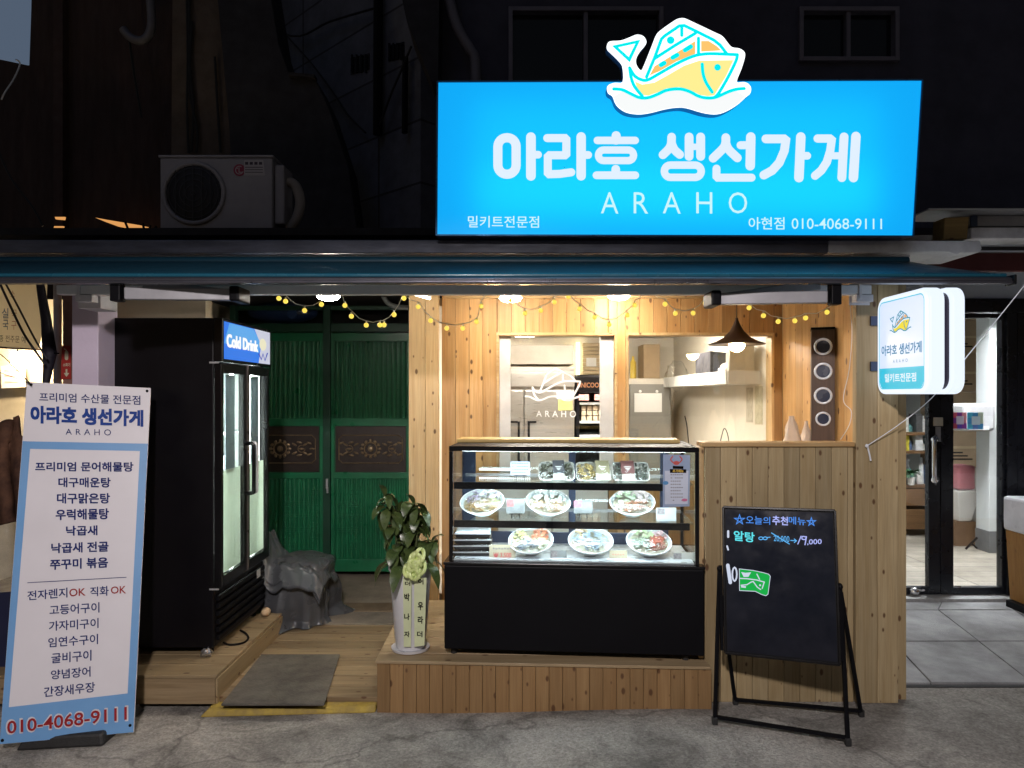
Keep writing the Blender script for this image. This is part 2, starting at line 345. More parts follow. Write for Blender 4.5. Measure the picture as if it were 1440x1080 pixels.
# ------------------------------------------------------------------ the wooden shop
shop = thing('wooden_shop', 'small shop front clad in knotty pine boards with two windows', 'shop', (.5, 4.2, 0))
def planks(m, x0, x1, z0, z1, y, th, w, holes=(), gap=.0009):
    x = x0
    while x < x1 - .01:
        e = min(x + w, x1); cuts = [(z0, z1)]
        for hx0, hx1, hz0, hz1 in holes:
            if e > hx0 + .004 and x < hx1 - .004:
                if x < hx0 - .004: e = hx0
                elif e > hx1 + .004: e = hx1
        for hx0, hx1, hz0, hz1 in holes:
            if x >= hx0 - .006 and e <= hx1 + .006:
                nc = []
                for a, b in cuts:
                    if hz0 > a: nc.append((a, min(b, hz0)))
                    if hz1 < b: nc.append((max(a, hz1), b))
                cuts = nc
        for a, b in cuts:
            if b - a > .01: m.box(x + gap, e - gap, y, y + th, a, b)
        x = e
WY = 4.55
HOL = [(X(698, WY), X(868, WY), 1.0, Z(468, WY)), (X(880, WY), X(1088, WY), 1.0, Z(468, WY)), (X(700, WY), X(856, WY), .3, 1.0)]
m = MB(); planks(m, -.45, 1.73, .2, 2.2, WY, .018, .088, HOL)
obj('front_cladding', m, PINE, shop, bev=.0014)
obj('wall_backing', MB().box(-.44, 1.72, WY+.019, WY+.05, Z(466, WY), 2.2).box(-.44, HOL[0][0]-.002, WY+.019, WY+.05, .2, Z(466, WY)).box(HOL[0][1]+.002, HOL[1][0]-.002, WY+.019, WY+.05, .2, Z(466, WY)).box(HOL[1][1]+.002, 1.72, WY+.019, WY+.05, .2, Z(466, WY)), pbr('dark_gap', (.05, .03, .015), .9), shop)
m = MB(); planks(m, X(575, 4.5), X(617, 4.5), .06, 2.2, 4.49, .06, .105)
obj('corner_post', m, PINEP, shop, bev=.003)
obj('side_wall', MB().box(-.648, -.62, 4.56, 6.6, .06, 2.3), PINEP, shop)
# return wall (planks face the left)
m = MB(); y = 3.50
while y < WY - .01:
    e = min(y+.105, WY - .002); m.box(1.73, 1.75, y+.0009, e-.0009, .05, 2.2); y = e
obj('return_wall', m, PINE, shop, bev=.0014)
m = MB(); planks(m, X(1203, 3.46), X(1263, 3.46), gz(1.8), 2.12, 3.455, .04, .105)
obj('end_post', m, PINEW, shop, bev=.004)
obj('end_wall', MB().box(1.752, 1.94, 3.50, 5.2, gz(1.8), 2.15), PINEW, shop)
PX0 = X(991, 3.47); PX1 = X(1203, 3.46) - .004
m = MB(); planks(m, PX0, PX1, gz(1.3), 1.295, 3.47, .022, .0775)
obj('half_wall', m, PINEW, shop, bev=.003)
obj('half_wall_back', MB().box(PX0+.002, PX1, 3.494, 3.56, .06, 1.294), PINEP, shop)
obj('top_rail', MB().box(PX0 - .012, PX1, 3.455, 3.58, 1.2965, 1.318), PINEX, shop, bev=.004)
obj('half_wall_edge', MB().box(PX0 - .028, PX0 - .002, 3.475, 3.56, .26, 1.294), PINEP, shop, bev=.003)
m = MB(); x = -.66
while x < 1.74:
    m.box(x+.002, min(x+.1, 1.75)-.002, 3.80, 4.55, 2.198, 2.21); x += .1
obj('soffit', m, PINEY, shop)
obj('wall_head_trim', MB().box(-.44, 1.728, WY-.02, WY-.001, 2.165, 2.197), PINEX, shop, bev=.003)
obj('soffit_fascia', MB().box(-.66, 1.95, 3.585, 3.597, 2.13, 2.185), PINEX, shop)
# windows
for k, (hx0, hx1, jl, jr) in enumerate(((HOL[0][0], HOL[0][1], (700, 718), (845, 863)), (HOL[1][0], HOL[1][1], None, None))):
    zt = HOL[0][3]; f = MB(); y0, y1 = WY-.012, WY+.09; tw = .018
    f.box(hx0, hx0+tw, y0, y1, 1.0, zt).box(hx1-tw, hx1, y0, y1, 1.0, zt).box(hx0+tw, hx1-tw, y0, y1, zt-tw, zt)
    w = obj('window', f, PINEX if k == 0 else PINEP, shop, bev=.002)
    if jl:
        PVC = pbr('white_pvc', (.62, .60, .57), .4)
        for sa_, sb_ in ((hx0+tw+.001, X(718, WY)), (X(845, WY), hx1-tw-.001)): obj('sash_stile', MB().box(sa_, sb_, WY+.025, WY+.075, 1.0, zt-tw-.001), PVC, w, bev=.003)
    obj('pane', MB().box(hx0+tw+.002, hx1-tw-.002, WY+.045, WY+.049, 1.0, zt-tw-.002), WIN, w)
    if k == 0: win1 = w
obj('wall_panel', MB().box(X(701, WY), X(775, WY), WY+.01, WY+.03, .3, 1.0).box(X(778, WY), X(855, WY), WY+.01, WY+.03, .3, 1.0), WHITEP, shop, bev=.004)
# ---- the boat-shaped fish logo, drawn in its own 1440 x 979 frame
LOGO_OUT = [(135,310),(160,277),(250,270),(330,240),(380,222),(430,235),(455,275),(445,310),(400,365),(372,420),(376,470),(410,512),(436,470),(500,310),(535,225),(580,180),(680,110),(720,92),(760,90),(810,110),(1000,200),(1070,235),(1115,290),(1150,325),(1210,335),(1250,365),(1252,410),(1225,500),(1187,604),(1240,606),(1280,620),(1303,655),(1295,700),(1260,730),(1180,800),(1080,855),(1000,870),(900,855),(780,820),(700,815),(600,830),(480,860),(380,870),(280,850),(210,795),(180,725),(145,700),(135,660),(150,630),(200,612),(262,606),(262,500),(240,450),(160,370),(137,345)]
WAVE = [(190,665),(260,672),(330,705),(400,735),(470,735),(540,710),(620,675),(720,665),(800,685),(880,725),(950,738),(1020,730),(1110,690),(1180,668),(1245,662)]
LOGO_LINES = [([(200,322),(385,282),(315,428)], 1, 0), ([(320,500),(330,570),(358,645),(420,722)], 0, 1), ([(318,495),(360,560),(420,592),(470,590),(560,540),(700,460),(820,405),(900,385),(1000,380),(1190,388)], 0, 1),
    ([(1190,388),(1178,440),(1120,560),(1045,690),(1005,735)], 0, 1), (WAVE, 0, 1), ([(455,568),(525,400),(575,262),(600,237),(720,155),(760,152),(860,200),(1000,270),(1050,310),(1100,375)], 0, 0),
    ([(520,420),(690,310),(850,215)], 0, 0), ([(875,255),(875,388)], 0, 0), ([(905,465),(912,540),(935,610),(985,690)], 0, 1), ([(740,165),(740,232)], 0, 0)]
HULL = [(362,602),(420,628),(520,612),(640,545),(760,475),(880,435),(1160,430),(1100,560),(1005,715),(950,722),(890,712),(800,668),(720,648),(620,658),(540,693),(470,718),(420,712),(380,660)]
CABIN = [(480,555),(520,480),(850,275),(850,378),(700,440),(560,520)]
BOW = [(898,275),(960,275),(1030,320),(1060,352),(898,362)]
def logo(f, w, line, parent, fill=None, tailtri=True, o0=.002):
    m = MB()
    for k, (p, cl, s_) in enumerate(LOGO_LINES):
        if k == 0 and not tailtri: continue
        q = smooth(p, 5) if s_ else p
        m.ribbon(q, w, f, o0 + .0012 + k*.00012, closed=bool(cl))
    m.disc((650, 270), 32, f, o0 + .001); m.disc((1030, 490), 27, f, o0 + .0011)
    for a, b in (((572,470),(598,455)), ((667,410),(703,390)), ((767,350),(813,322))): m.ribbon([a, b], 38, f, o0 + .001)
    obj('logo_line', m, line, parent)
    if fill:
        obj('logo_hull', MB().poly([f(x, y, o0*.5) for x, y in HULL]), fill[0], parent)
        obj('logo_cabin', MB().poly([f(x, y, o0*.5) for x, y in CABIN]).poly([f(x, y, o0*.5) for x, y in BOW]), fill[1], parent)
DECAL = pbr('white_decal', (.85, .85, .84), .6)
fwin = lambda px, py, off=0: Vector((X(px, WY+.044), WY+.044-off, Z(py, WY+.044)))
lf = lambda x, y, off=0: fwin(739 + (x-190)/1055*81, 514 + (y-90)/690*52, off*.3)
def decal_logo():
    m = MB()
    for k, (p, cl, s_) in enumerate(LOGO_LINES):
        if k in (0, 9): continue
        m.ribbon(smooth(p, 5) if s_ else p, 34, lf, .001 + k*.0002)
    textq(m, 'ARAHO', (754, 577.5, 586), (810, 577.5, 587), fwin, .0005, .012, 1.7)
    obj('logo_decal', m, DECAL, win1)
decal_logo()
# ------------------------------------------------------------------ kitchen behind the windows
KX0, KX1, KY1, KC = -.58, 1.66, 7.3, 2.13
KW = pbr('kitchen_wall', (.72, .66, .55), .6, 0, .06, 2, .05)
obj('kitchen_floor', MB().box(KX0, KX1, WY+.1, KY1, .2, .25), pbr('kitchen_tile', (.3, .28, .25), .5), kind='structure')
obj('kitchen_ceiling', MB().box(KX0, KX1, WY+.1, KY1, KC, KC+.05), WHITEP, kind='structure')
obj('kitchen_wall', MB().box(KX0, KX1, KY1, KY1+.05, .25, KC).box(KX1, KX1+.04, WY+.1, KY1, .25, KC).box(KX0-.02, KX0, WY+.1, KY1, .25, KC), KW, kind='structure')
LAMPW = emit('warm_white_lamp', (1, .86, .68), 40)
for px, py, lab in ((738, 473, 'round kitchen ceiling light seen through the left window, on the left'), (800, 480, 'round kitchen ceiling light deeper in, right of the other one in the left window')):
    Y = (KC - .012 - 1.55) / (555 - py) * 1000
    p = at(px, py, Y)
    t = thing('ceiling_light', lab, 'ceiling light', (p.x, Y, KC), 0, 'kitchen ceiling lights')
    obj('light_rim', MB().lathe([(.115, -.006), (.12, -.001)], n=28), WHITEP, t, local=True)
    obj('diffuser', MB().lathe([(.105, -.012), (.105, -.008)], n=28), LAMPW, t, local=True)
p = (.55, 5.35)
for q in ((.25, 5.3), (1.15, 5.5)):
    t = thing('ceiling_light', 'flat kitchen ceiling lamp just behind the %s window, above its head' % ('left' if q[0] < .5 else 'right'), 'ceiling light', (q[0], q[1], KC), 0, 'kitchen ceiling lights')
    obj('diffuser', MB().box(-.28, .28, -.07, .07, -.03, -.002), emit('kitchen_lamp', (1, .91, .79), 105), t, local=True)
# steel fridge
FY = 6.0; fx0, fx1 = -.22, X(808, FY)
t = thing('steel_fridge', 'tall stainless steel kitchen fridge with black handles behind the left window', 'fridge', (.15, FY, .25))
obj('cabinet', MB().box(fx0, fx1, FY+.03, FY+.7, .25, Z(516, FY)), STEEL, t, bev=.006)
obj('top_panel', MB().box(fx0, fx1, FY, FY+.028, Z(544, FY), Z(524, FY)), STEEL, t, bev=.004)
for x0, x1, hx in ((fx0, X(736, FY), 728), (X(737.5, FY), fx1, 742)):
    d = obj('door', MB().box(x0+.003, x1-.003, FY-.01, FY+.028, .35, Z(549, FY)), STEEL, t, bev=.006)
    s_ = -1 if hx < 735 else 1
    obj('handle', MB().box(X(hx, FY), X(hx+3, FY), FY-.04, FY-.011, .9, Z(593, FY)).box(min(X(hx, FY), X(hx+12*s_, FY)), max(X(hx, FY), X(hx+12*s_, FY)), FY-.03, FY-.0112, Z(594.5, FY), Z(592, FY)), BLACK, d)
NB = pbr('blue_note', (.45, .52, .66), .6); NY = pbr('yellow_note', (.58, .56, .14), .6)
fk = lambda px, py, off=0: Vector((X(px, FY-.011), FY-.0115-off, Z(py, FY-.011)))
def card(name, lab, cat, f, x0, y0, x1, y1, mat, th=.002, group=None, parent=None):
    q = [f(x0, y1), f(x1, y1), f(x1, y0), f(x0, y0)]
    nrm = (f(x0, y0, 1) - f(x0, y0)); o = obj(name, MB().prism([p + nrm*th for p in q], -nrm*th*.9), mat, parent)
    if parent is None: tag(o, lab, cat, group)
    return o
card('paper_note', 'pale blue paper note stuck on the steel fridge', 'note', fk, 783, 550, 806, 561, NB)
card('paper_note', 'yellow-green paper note below the blue one on the steel fridge', 'note', fk, 785, 562, 804.5, 577, NY)
# black display rack
RY = 6.05
t = thing('display_cooler', 'black open display cooler with orange lettering next to the steel fridge', 'cooler', (.66, RY, .25))
rx0, rx1 = X(810, RY), X(872, RY)
obj('cabinet', MB().box(rx0, rx0+.03, RY, RY+.55, .25, Z(528, RY)).box(rx1-.03, rx1, RY, RY+.55, .25, Z(528, RY)).box(rx0, rx1, RY+.552, RY+.58, .25, Z(528, RY)), BLACK, t, bev=.004)
hd = obj('header', MB().box(rx0-.01, rx1+.01, RY-.03, RY+.3, Z(552, RY), Z(527, RY)), BLACKG, t, bev=.02)
frk = lambda px, py, off=0: Vector((X(px, RY-.03), RY-.031-off, Z(py, RY-.03)))
m = MB(); textq(m, 'UNICOOL', (812, 538, 545), (846, 538, 545), frk, .001, .02); obj('lettering', m, emit('orange_letters', (1, .35, .12), .9), hd)
for py in (566, 592, 612):
    obj('shelf', MB().box(rx0+.031, rx1-.031, RY+.02, RY+.5, Z(py, RY)-.02, Z(py, RY)), GREYALU, t)
for x0, x1 in ((814, 828), (836, 850)): card('price_label', '', '', frk, x0, 554.5, x1, 563, pbr('pink_photo_label', (.6, .3, .28), .5, 0, .6, 60), parent=t)
tub = None; TUBM = pbr('tub', (.55, .45, .33), .4, 0, .3, 12)
for i in range(5):
    for j in range(3):
        if tub is None: tub = obj('food_tub', MB().box(0, .04, 0, .15, 0, .039), TUBM, bev=.004); o = tub
        else: o = tub.copy(); COL.objects.link(o)
        o.location = (rx0+.05+i*.05, RY+.05, Z(592, RY)+.001+j*.045); tag(o, 'small pale food tub among the rows on the black cooler shelf', 'tub', 'food tubs in the cooler')
t = thing('roller_shutter', 'tan slatted shutter on the kitchen back wall above the black cooler', 'shutter', (.85, 7.2, 1.7))
m = MB()
for i in range(12): m.box(.72, 1.1, 7.24, 7.275, 1.6+i*.04, 1.636+i*.04)
obj('slat', m, pbr('tan_slat', (.5, .38, .22), .5), t, bev=.004)
tag(obj('strip_lamp', MB().box(.655, .685, 7.22, 7.25, 1.75, 2.08), emit('strip', (1, .85, .5), 6)), 'bright vertical strip lamp beside the tan kitchen shutter', 'lamp')
frs = lambda px, py, off=0: Vector((X(px, 7.2), 7.235-off, Z(py, 7.2)))
card('paper_note', 'white printed sheet taped to the tan kitchen shutter', 'note', frs, 825, 503, 839, 515, WHITEP)
# upper cupboard over the fridge
tag(obj('cupboard', MB().box(-.3, .53, 6.1, 6.6, Z(514, 6.1)+.01, Z(485, 6.1)), pbr('grey_cupboard', (.30, .26, .21), .5), bev=.004), 'plain grey-beige cupboard above the steel fridge', 'cupboard')
# right-hand fridge, shelf and clutter
GY = 6.75; gx0, gx1 = X(884, GY), X(945, GY)
t = thing('grey_fridge', 'grey-doored fridge with a white sheet held by magnets behind the right window', 'fridge', (1.3, GY, .25))
obj('cabinet', MB().box(gx0, gx1, GY+.03, KY1-.02, .25, Z(532, GY)), pbr('fridge_white', (.55, .5, .42), .4), t, bev=.005)
d = obj('door', MB().box(gx0+.01, gx1-.01, GY, GY+.028, .4, Z(540, GY)), pbr('grey_door', (.21, .2, .175), .4, 0, .08, 3), t, bev=.005)
fg = lambda px, py, off=0: Vector((X(px, GY), GY-.001-off, Z(py, GY)))
card('whiteboard', 'white sheet with faint writing hung on the grey fridge door', 'sheet', fg, 892, 553, 930.5, 579.5, WHITEP, .006)
for px in (900, 923.5):
    o = obj('magnet', MB().ball(fg(px, 550.5, .008), (.014, .008, .014)), WHITEP, d, sm=60)
t = thing('wall_shelf', 'white lipped shelf on the kitchen side wall behind the pendant lamp', 'shelf', (1.55, 5.7, 1.62))
obj('shelf_board', MB().box(1.44, KX1-.001, 4.75, 6.7, 1.62, 1.635), WHITEP, t)
obj('shelf_lip', MB().box(1.428, 1.439, 4.75, 6.7, 1.62, 1.71).box(1.44, KX1-.001, 4.738, 4.749, 1.62, 1.71), WHITEP, t, bev=.002)
tag(obj('dark_box', MB().hexa([(1.45, 5.2, 1.636), (1.62, 5.15, 1.636), (1.62, 5.62, 1.636), (1.45, 5.62, 1.636), (1.45, 5.2, 1.87), (1.62, 5.15, 1.85), (1.62, 5.62, 1.84), (1.45, 5.62, 1.87)]), pbr('dark_carton', (.05, .05, .06), .4, 0, .5, 8), bev=.004), 'dark carton standing on the white kitchen shelf', 'carton')
m = MB()
for i in range(5): m.hexa([(1.46+i*.012, 4.80+i*.05, 1.64), (1.64, 4.80+i*.05, 1.64), (1.64, 4.812+i*.05, 1.64), (1.46+i*.012, 4.812+i*.05, 1.64), (1.47+i*.01, 4.79+i*.055, 1.88-i*.01), (1.63, 4.79+i*.055, 1.90), (1.63, 4.802+i*.055, 1.90), (1.47+i*.01, 4.802+i*.055, 1.88-i*.01)])
tag(obj('paper_stack', m, pbr('cream_paper', (.72, .66, .54), .6)), 'upright cream paper bags at the near end of the kitchen shelf', 'paper bags')
def crumple(c, r, seed, n=22, amp=.35):
    m = MB()
    def fn(u, v):
        th = u*2*math.pi; ph = v*math.pi
        d = Vector((math.cos(th)*math.sin(ph), math.sin(th)*math.sin(ph), math.cos(ph)))
        k = 1 + amp*noise.noise(d*2.3 + Vector((seed, 0, 0))) + amp*.5*abs(noise.noise(d*6 + Vector((0, seed, 0))))
        return Vector(c) + Vector((d.x*r[0], d.y*r[1], d.z*r[2]))*k
    return m.grid(fn, n, n//2)
BAG = pbr('thin_white_plastic', (.72, .68, .62), .3, 0, .1, 8)
tag(obj('plastic_bag', crumple((1.52, 5.0, 1.70), (.06, .1, .07), 3), BAG, sm=30), 'crumpled white plastic bag in front of the paper bags on the shelf', 'bag')
tag(obj('plastic_bag', crumple((1.47, 6.35, 1.72), (.09, .16, .12), 9), FILM, sm=30), 'clear plastic bag drooping over the far end of the kitchen shelf', 'bag')
p = at(894, 520, 6.8)
tag(obj('bottle', MB().lathe([(.03, 0), (.03, .16), (.012, .19), (.012, .22)], Matrix.Translation((p.x, 6.95, Z(532, GY)))), pbr('yellow_bottle', (.6, .42, .05), .35), sm=40), 'yellow bottle on top of the grey fridge', 'bottle')
tag(obj('carton', MB().box(X(905, 6.85), X(928, 6.85), 6.85, 7.15, Z(532, GY)+.001, Z(483, GY)), pbr('brown_card', (.34, .24, .14), .8), bev=.004), 'brown carton on top of the grey fridge', 'carton')
fs = lambda px, py, off=0: Vector((KX1-.001-off, 1.66/((px-720)/1000), Z(py, 1.66/((px-720)/1000))))
card('wall_notice', 'faded grey notice on the cream kitchen wall, the left one of two', 'notice', fs, 1050, 545, 1059, 594, pbr('grey_notice', (.5, .46, .36), .6, 0, .2, 30))
card('wall_notice', 'longer faded notice on the cream kitchen wall, right of the other', 'notice', fs, 1062, 543, 1073, 597, pbr('olive_notice', (.50, .46, .32), .6, 0, .2, 30))
# ------------------------------------------------------------------ lamps under the soffit
LAMP = emit('white_lamp', (1, .93, .82), 125)
for px, py, Y, zc, h, lab in ((462, 410, 4.1, 2.205, .088, 'glaring round ceiling lamp above the green gate passage'), (718, 415, 4.2, 2.198, .078, 'glaring round ceiling lamp above the left window'), (870, 418, 4.3, 2.198, .052, 'flat round ceiling lamp between the two windows')):
    t = thing('ceiling_lamp', lab, 'ceiling lamp', (X(px, Y), Y, zc), 0, 'round lamps under the shop soffit')
    obj('lamp_base', MB().lathe([(.045, -.002), (.05, -.01), (.045, -.012), (.045, -h+.012)], n=24), WHITEP, t, local=True, sm=40)
    obj('diffuser', MB().lathe([(.03, -h-.022), (.055, -h-.014), (.066, -h), (.058, -h+.01), (.041, -h+.0125)], n=28), LAMP, t, local=True, sm=60)
a = at(577, 412, 4.4); b = at(604, 419.5, 4.2)
t = thing('tube_lamp', 'short white tube lamp slanting across the top of the corner post', 'lamp', a)
obj('tube', MB().tube([a, b], .009, 10), emit('tube', (1, .9, .75), 6), t)
obj('fitting', MB().bar(a + Vector((0, 0, .018)), b + Vector((0, 0, .018)), .03, .012), WHITEP, t)
# pendant lamp
pc = at(1036, 488, 4.1)
t = thing('pendant_lamp', 'dark flared metal pendant lamp with a glowing bulb before the right window', 'pendant lamp', (pc.x, pc.y, Z(490, 4.1)))
rim = Z(484, 4.1); k = .0041
prof = [(39*k, rim), (38*k, rim+.5*k), (28*k, rim+4*k), (18*k, rim+10*k), (10*k, rim+18*k), (5*k, rim+27*k), (2.2*k, rim+34*k), (1.8*k, rim+37*k)]
inner = [(max(r-.003, .003), z-.003) for r, z in prof[::-1]]
M0 = Matrix.Translation((pc.x, pc.y, 0))
BRZ = pbr('brown_lamp_metal', (.075, .05, .038), .4, .6)
obj('lamp_shade', MB().lathe(prof + inner, M0, 40), BRZ, t, sm=50)
obj('bulb', MB().ball((pc.x, pc.y, Z(484, 4.1)), 11*k, 20, 14), emit('warm_bulb', (1, .72, .40), 80), t, sm=80)
obj('cord', MB().tube([(pc.x, pc.y, rim+36*k), (pc.x, pc.y, 2.197)], .003, 6), BLACK, t)
# ------------------------------------------------------------------ pedestal and showcase
PZ = .256
pedq = [(X(530, 3.468), 3.468), (X(1001, 3.39), 3.39), (.95, 3.466), (.95, 4.48), (X(530, 3.468), 4.48)]
t = thing('plank_platform', 'low timber platform with vertical plank front carrying showcase and plant pot', 'platform', (.1, 3.8, 0))
m = MB(); n = 25; A = Vector((pedq[0][0], 3.468, 0)); B = Vector((pedq[1][0], 3.39, 0))
for i in range(n):
    a = A.lerp(B, i/n) + (B-A).normalized()*.0007; b = A.lerp(B, (i+1)/n) - (B-A).normalized()*.0007; o = Vector((.001, .02, 0))
    za, zb = gz(a.x)-.01, gz(b.x)-.01
    m.hexa([(a.x, a.y, za), (b.x, b.y, zb), (b.x, b.y+.02, zb), (a.x, a.y+.02, za), (a.x, a.y, PZ-.016), (b.x, b.y, PZ-.016), (b.x, b.y+.02, PZ-.016), (a.x, a.y+.02, PZ-.016)])
PLAT = wood('platform_front', (.34, .21, .095), (.27, .155, .065), 2, pl=.16)
obj('riser_board', m, PLAT, t, bev=.002)
m = MB(); ny = 9
for i in range(ny):
    def yy(x, k): f0 = 3.468 + (x - A.x)/(B.x - A.x)*(-.078) - .012; return f0 + (4.485 - f0)*k/ny
    x0, x1 = A.x - .006, .945
    m.hexa([(x0, yy(x0, i)+.002, PZ-.014), (x1, yy(x1, i)+.002, PZ-.014), (x1, yy(x1, i+1)-.002, PZ-.014), (x0, yy(x0, i+1)-.002, PZ-.014), (x0, yy(x0, i)+.002, PZ), (x1, yy(x1, i)+.002, PZ), (x1, yy(x1, i+1)-.002, PZ), (x0, yy(x0, i+1)-.002, PZ)])
obj('top_board', m, wood('platform_top', (.46, .345, .205), (.33, .235, .125), 0, pl=.2), t, bev=.002)
obj('side_board', MB().box(A.x, A.x+.018, 3.49, 4.485, .0, PZ-.016), PLAT, t)
CL = Vector((-.335, 3.512, PZ)); CR = -R(4.55); CW = 1.262
case = thing('display_showcase', 'black refrigerated glass showcase filled with bowls of food', 'showcase', CL, CR)
CM = WM[case.name]
def cw(x, y, z): return CM @ Vector((x, y, z))
z0, zb, zt = .038, .452, 1.04; CD = .5
obj('base', MB().box(0, CW, 0, CD+.01, z0, zb), BLACK, case, bev=.006, local=True)
obj('base_cap', MB().box(-.004, CW+.004, -.004, CD+.014, zb+.001, zb+.016), BLACKG, case, bev=.003, local=True)
x0, x1 = .022, CW-.022; fw = .018
fr = MB()
for xa in (x0, x1-fw):
    fr.box(xa, xa+fw, .012, .012+fw, zb+.017, zt-.026).box(xa, xa+fw, CD-.03, CD-.004, zb+.017, zt-.026)
fr.box(x0, x1, .01, .01+fw, zt-.025, zt)
obj('front_frame', fr, BLACKG, case, bev=.002, local=True)
obj('top', MB().box(x0+.001, x1-.001, .03, CD, zt-.018, zt-.001), BLACK, case, bev=.002, local=True)
rf = MB().box(x0, x0+.075, CD-.05, CD-.031, zb+.017, zt-.026).box(x1-.13, x1-.085, CD-.05, CD-.031, zb+.017, zt-.026).box(CW*.5-.018, CW*.5+.02, CD-.055, CD-.036, zb+.017, zt-.026)
rf.box(x0+.076, x1-.131, CD-.052, CD-.033, zb+.017, zb+.085).box(x0+.076, x1-.131, CD-.052, CD-.033, zt-.06, zt-.026)
obj('sliding_door_frame', rf, DARKBLUE, case, bev=.003, local=True)
obj('sliding_pane', MB().box(x0+.02, x1-.02, CD-.045, CD-.042, zb+.086, zt-.061), CASEG, case, local=True)
obj('glass_front', MB().box(x0+.02, x1-.02, .018, .022, zb+.018, zt-.026), CASEG, case, local=True)
obj('side_pane', MB().box(x0+.006, x0+.01, .032, CD-.052, zb+.018, zt-.027), CASEG, case, local=True)
obj('side_pane', MB().box(x1-.01, x1-.006, .032, CD-.052, zb+.018, zt-.027), CASEG, case, local=True)
FLOORW = pbr('white_case_floor', (.6, .63, .66), .3)
obj('case_floor', MB().box(x0+.02, x1-.02, .035, CD-.056, zb+.017, zb+.024), FLOORW, case, local=True)
LED = emit('cool_led', (.80, .93, 1), 36)
SH = [(.858, CD-.07), (.667, CD-.06)]
for k, (zs, dd) in enumerate(SH):
    sh = obj('shelf', MB().box(x0+.022, x1-.022 - (.0), .05, dd, zs-.006, zs), CASEG, case, local=True)
    obj('shelf_edge', MB().box(x0+.02, x1-.04, .038, .0495, zs-.034, zs+.001), BLACK, sh, bev=.002, local=True)
    obj('shelf_trim', MB().box(x0+.022, x1-.022, dd+.0005, dd+.008, zs-.016, zs+.001), ALU, sh, local=True)
    obj('led_strip', MB().box(x0+.06, x1-.06, .0505, .062, zs-.02, zs-.0065), LED, sh, local=True)
obj('led_strip', MB().box(x0+.06, x1-.06, .034, .06, zt-.0245, zt-.0185), LED, case, local=True)
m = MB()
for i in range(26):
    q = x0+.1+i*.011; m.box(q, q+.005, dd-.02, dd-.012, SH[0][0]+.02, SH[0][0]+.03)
obj('led_reflection', m, emit('led_reflection_dot', (.85, .95, 1), 5), case, local=True)  # glowing dots drawn in place of the LED reflection on the glass
m = MB()
for q in (.04, CW-.08):
    for y in (.06, CD-.08):
        m2 = MB().lathe([(.016, 0), (.016, .02), (.01, .024), (.01, .037)], Matrix.Translation((q, y, .0)), 12); obj('foot', m2, RUBBER, case, local=True)
# board on top
a = cw(.03, .30, zt); b = cw(CW-.08, .36, zt)
tag(obj('pine_board', MB().hexa([cw(.02, .27, zt), cw(CW-.07, .29, zt), cw(CW-.07, .47, zt), cw(.02, .47, zt), cw(.02, .27, zt+.018), cw(CW-.07, .29, zt+.018), cw(CW-.07, .47, zt+.018), cw(.02, .47, zt+.018)]), wood('yellow_board', (.72, .52, .2), (.62, .42, .14), 0, kn=.3), bev=.003), 'thin yellow pine board lying on top of the showcase', 'board')
# bowls
def bits(M, n, rmin, rmax, kind, area, rg):
    m = MB()
    for i in range(n):
        a = rg.uniform(0, 6.28); d = math.sqrt(rg.random())
        x = area[0] + area[2]*d*math.cos(a); y = area[1] + area[3]*d*math.sin(a); s = rg.uniform(rmin, rmax)
        z = .052 + .014*(1-d*d) + rg.uniform(0, .014)
        Q = M @ Matrix.Translation((x, y, z)) @ Matrix.Rotation(rg.uniform(0, 6.28), 4, 'Z') @ Matrix.Rotation(rg.uniform(-.5, .5), 4, 'X')
        if kind == 'strand':
            pts = [Q @ Vector((s*3*(j/4-.5), s*.8*math.sin(j*1.5+i), s*.5*math.cos(j*1.2))) for j in range(5)]
            m.tube(pts, s*.28, 5)
        elif kind == 'slice':
            m.lathe([(s, 0), (s*.95, s*.25)], Q, 9, 1, .75)
        else:
            m.lathe([(.001, -s*.5), (s*.8, -s*.3), (s, 0), (s*.7, s*.35), (.001, s*.45)], Q, 7, 1, rg.uniform(.6, 1))
    return m
F = {}
def food(c):
    if c not in F: F[c] = pbr('food_%d' % len(F), c, .35, 0, .35, 40, .3, 120)
    return F[c]
BOWLW = pbr('white_plastic_bowl', (.66, .7, .7), .3, 0, .04)
RIMW = pbr('white_bowl_rim', (.78, .8, .8), .25, 0, .03)
def bowl(px, py, Y, zs, lab, fill, seed, tilt=34):
    rg = random.Random(seed); p = at(px, py, Y); s_ = 1.0
    t = thing('food_bowl', lab, 'bowl', (p.x, Y, zs), 0, 'covered bowls of food in the showcase')
    M = Matrix.Translation((p.x, Y, zs + .045)) @ Matrix.Rotation(R(tilt), 4, 'X') @ Matrix.Rotation(R(rg.uniform(-6, 4)), 4, 'Y') @ Matrix.Translation((0, 0, -.02))
    ay = .82
    obj('dish', MB().lathe([(.055, -.004), (.06, -.004), (.09, .03), (.111, .058), (.109, .06), (.087, .034), (.058, .001), (.001, .001)], M, 36, 1, ay), BOWLW, t, sm=50)
    obj('rim', MB().tube([M @ Vector((.113*math.cos(a*.1745), .113*ay*math.sin(a*.1745), .06)) for a in range(36)], .0035, 6, True), RIMW, t, sm=60)
    obj('broth', MB().lathe([(.001, .05), (.1, .047)], M, 24, 1, ay), food((.42, .38, .28)), t)
    for kind, col, n, r0, r1, area in fill:
        obj('filling', bits(M, n, r0, r1, kind, area, rg), food(col), t, sm=50)
    obj('film', MB().lathe([(.112, .062), (.09, .078), (.05, .086), (.001, .088)], M, 36, 1, ay), FILM, t, sm=80)
zf2 = PZ + SH[1][0] + .001; zf3 = PZ + zb + .025
TOP, BOT = (0, .03, .085, .045), (0, -.035, .085, .04)
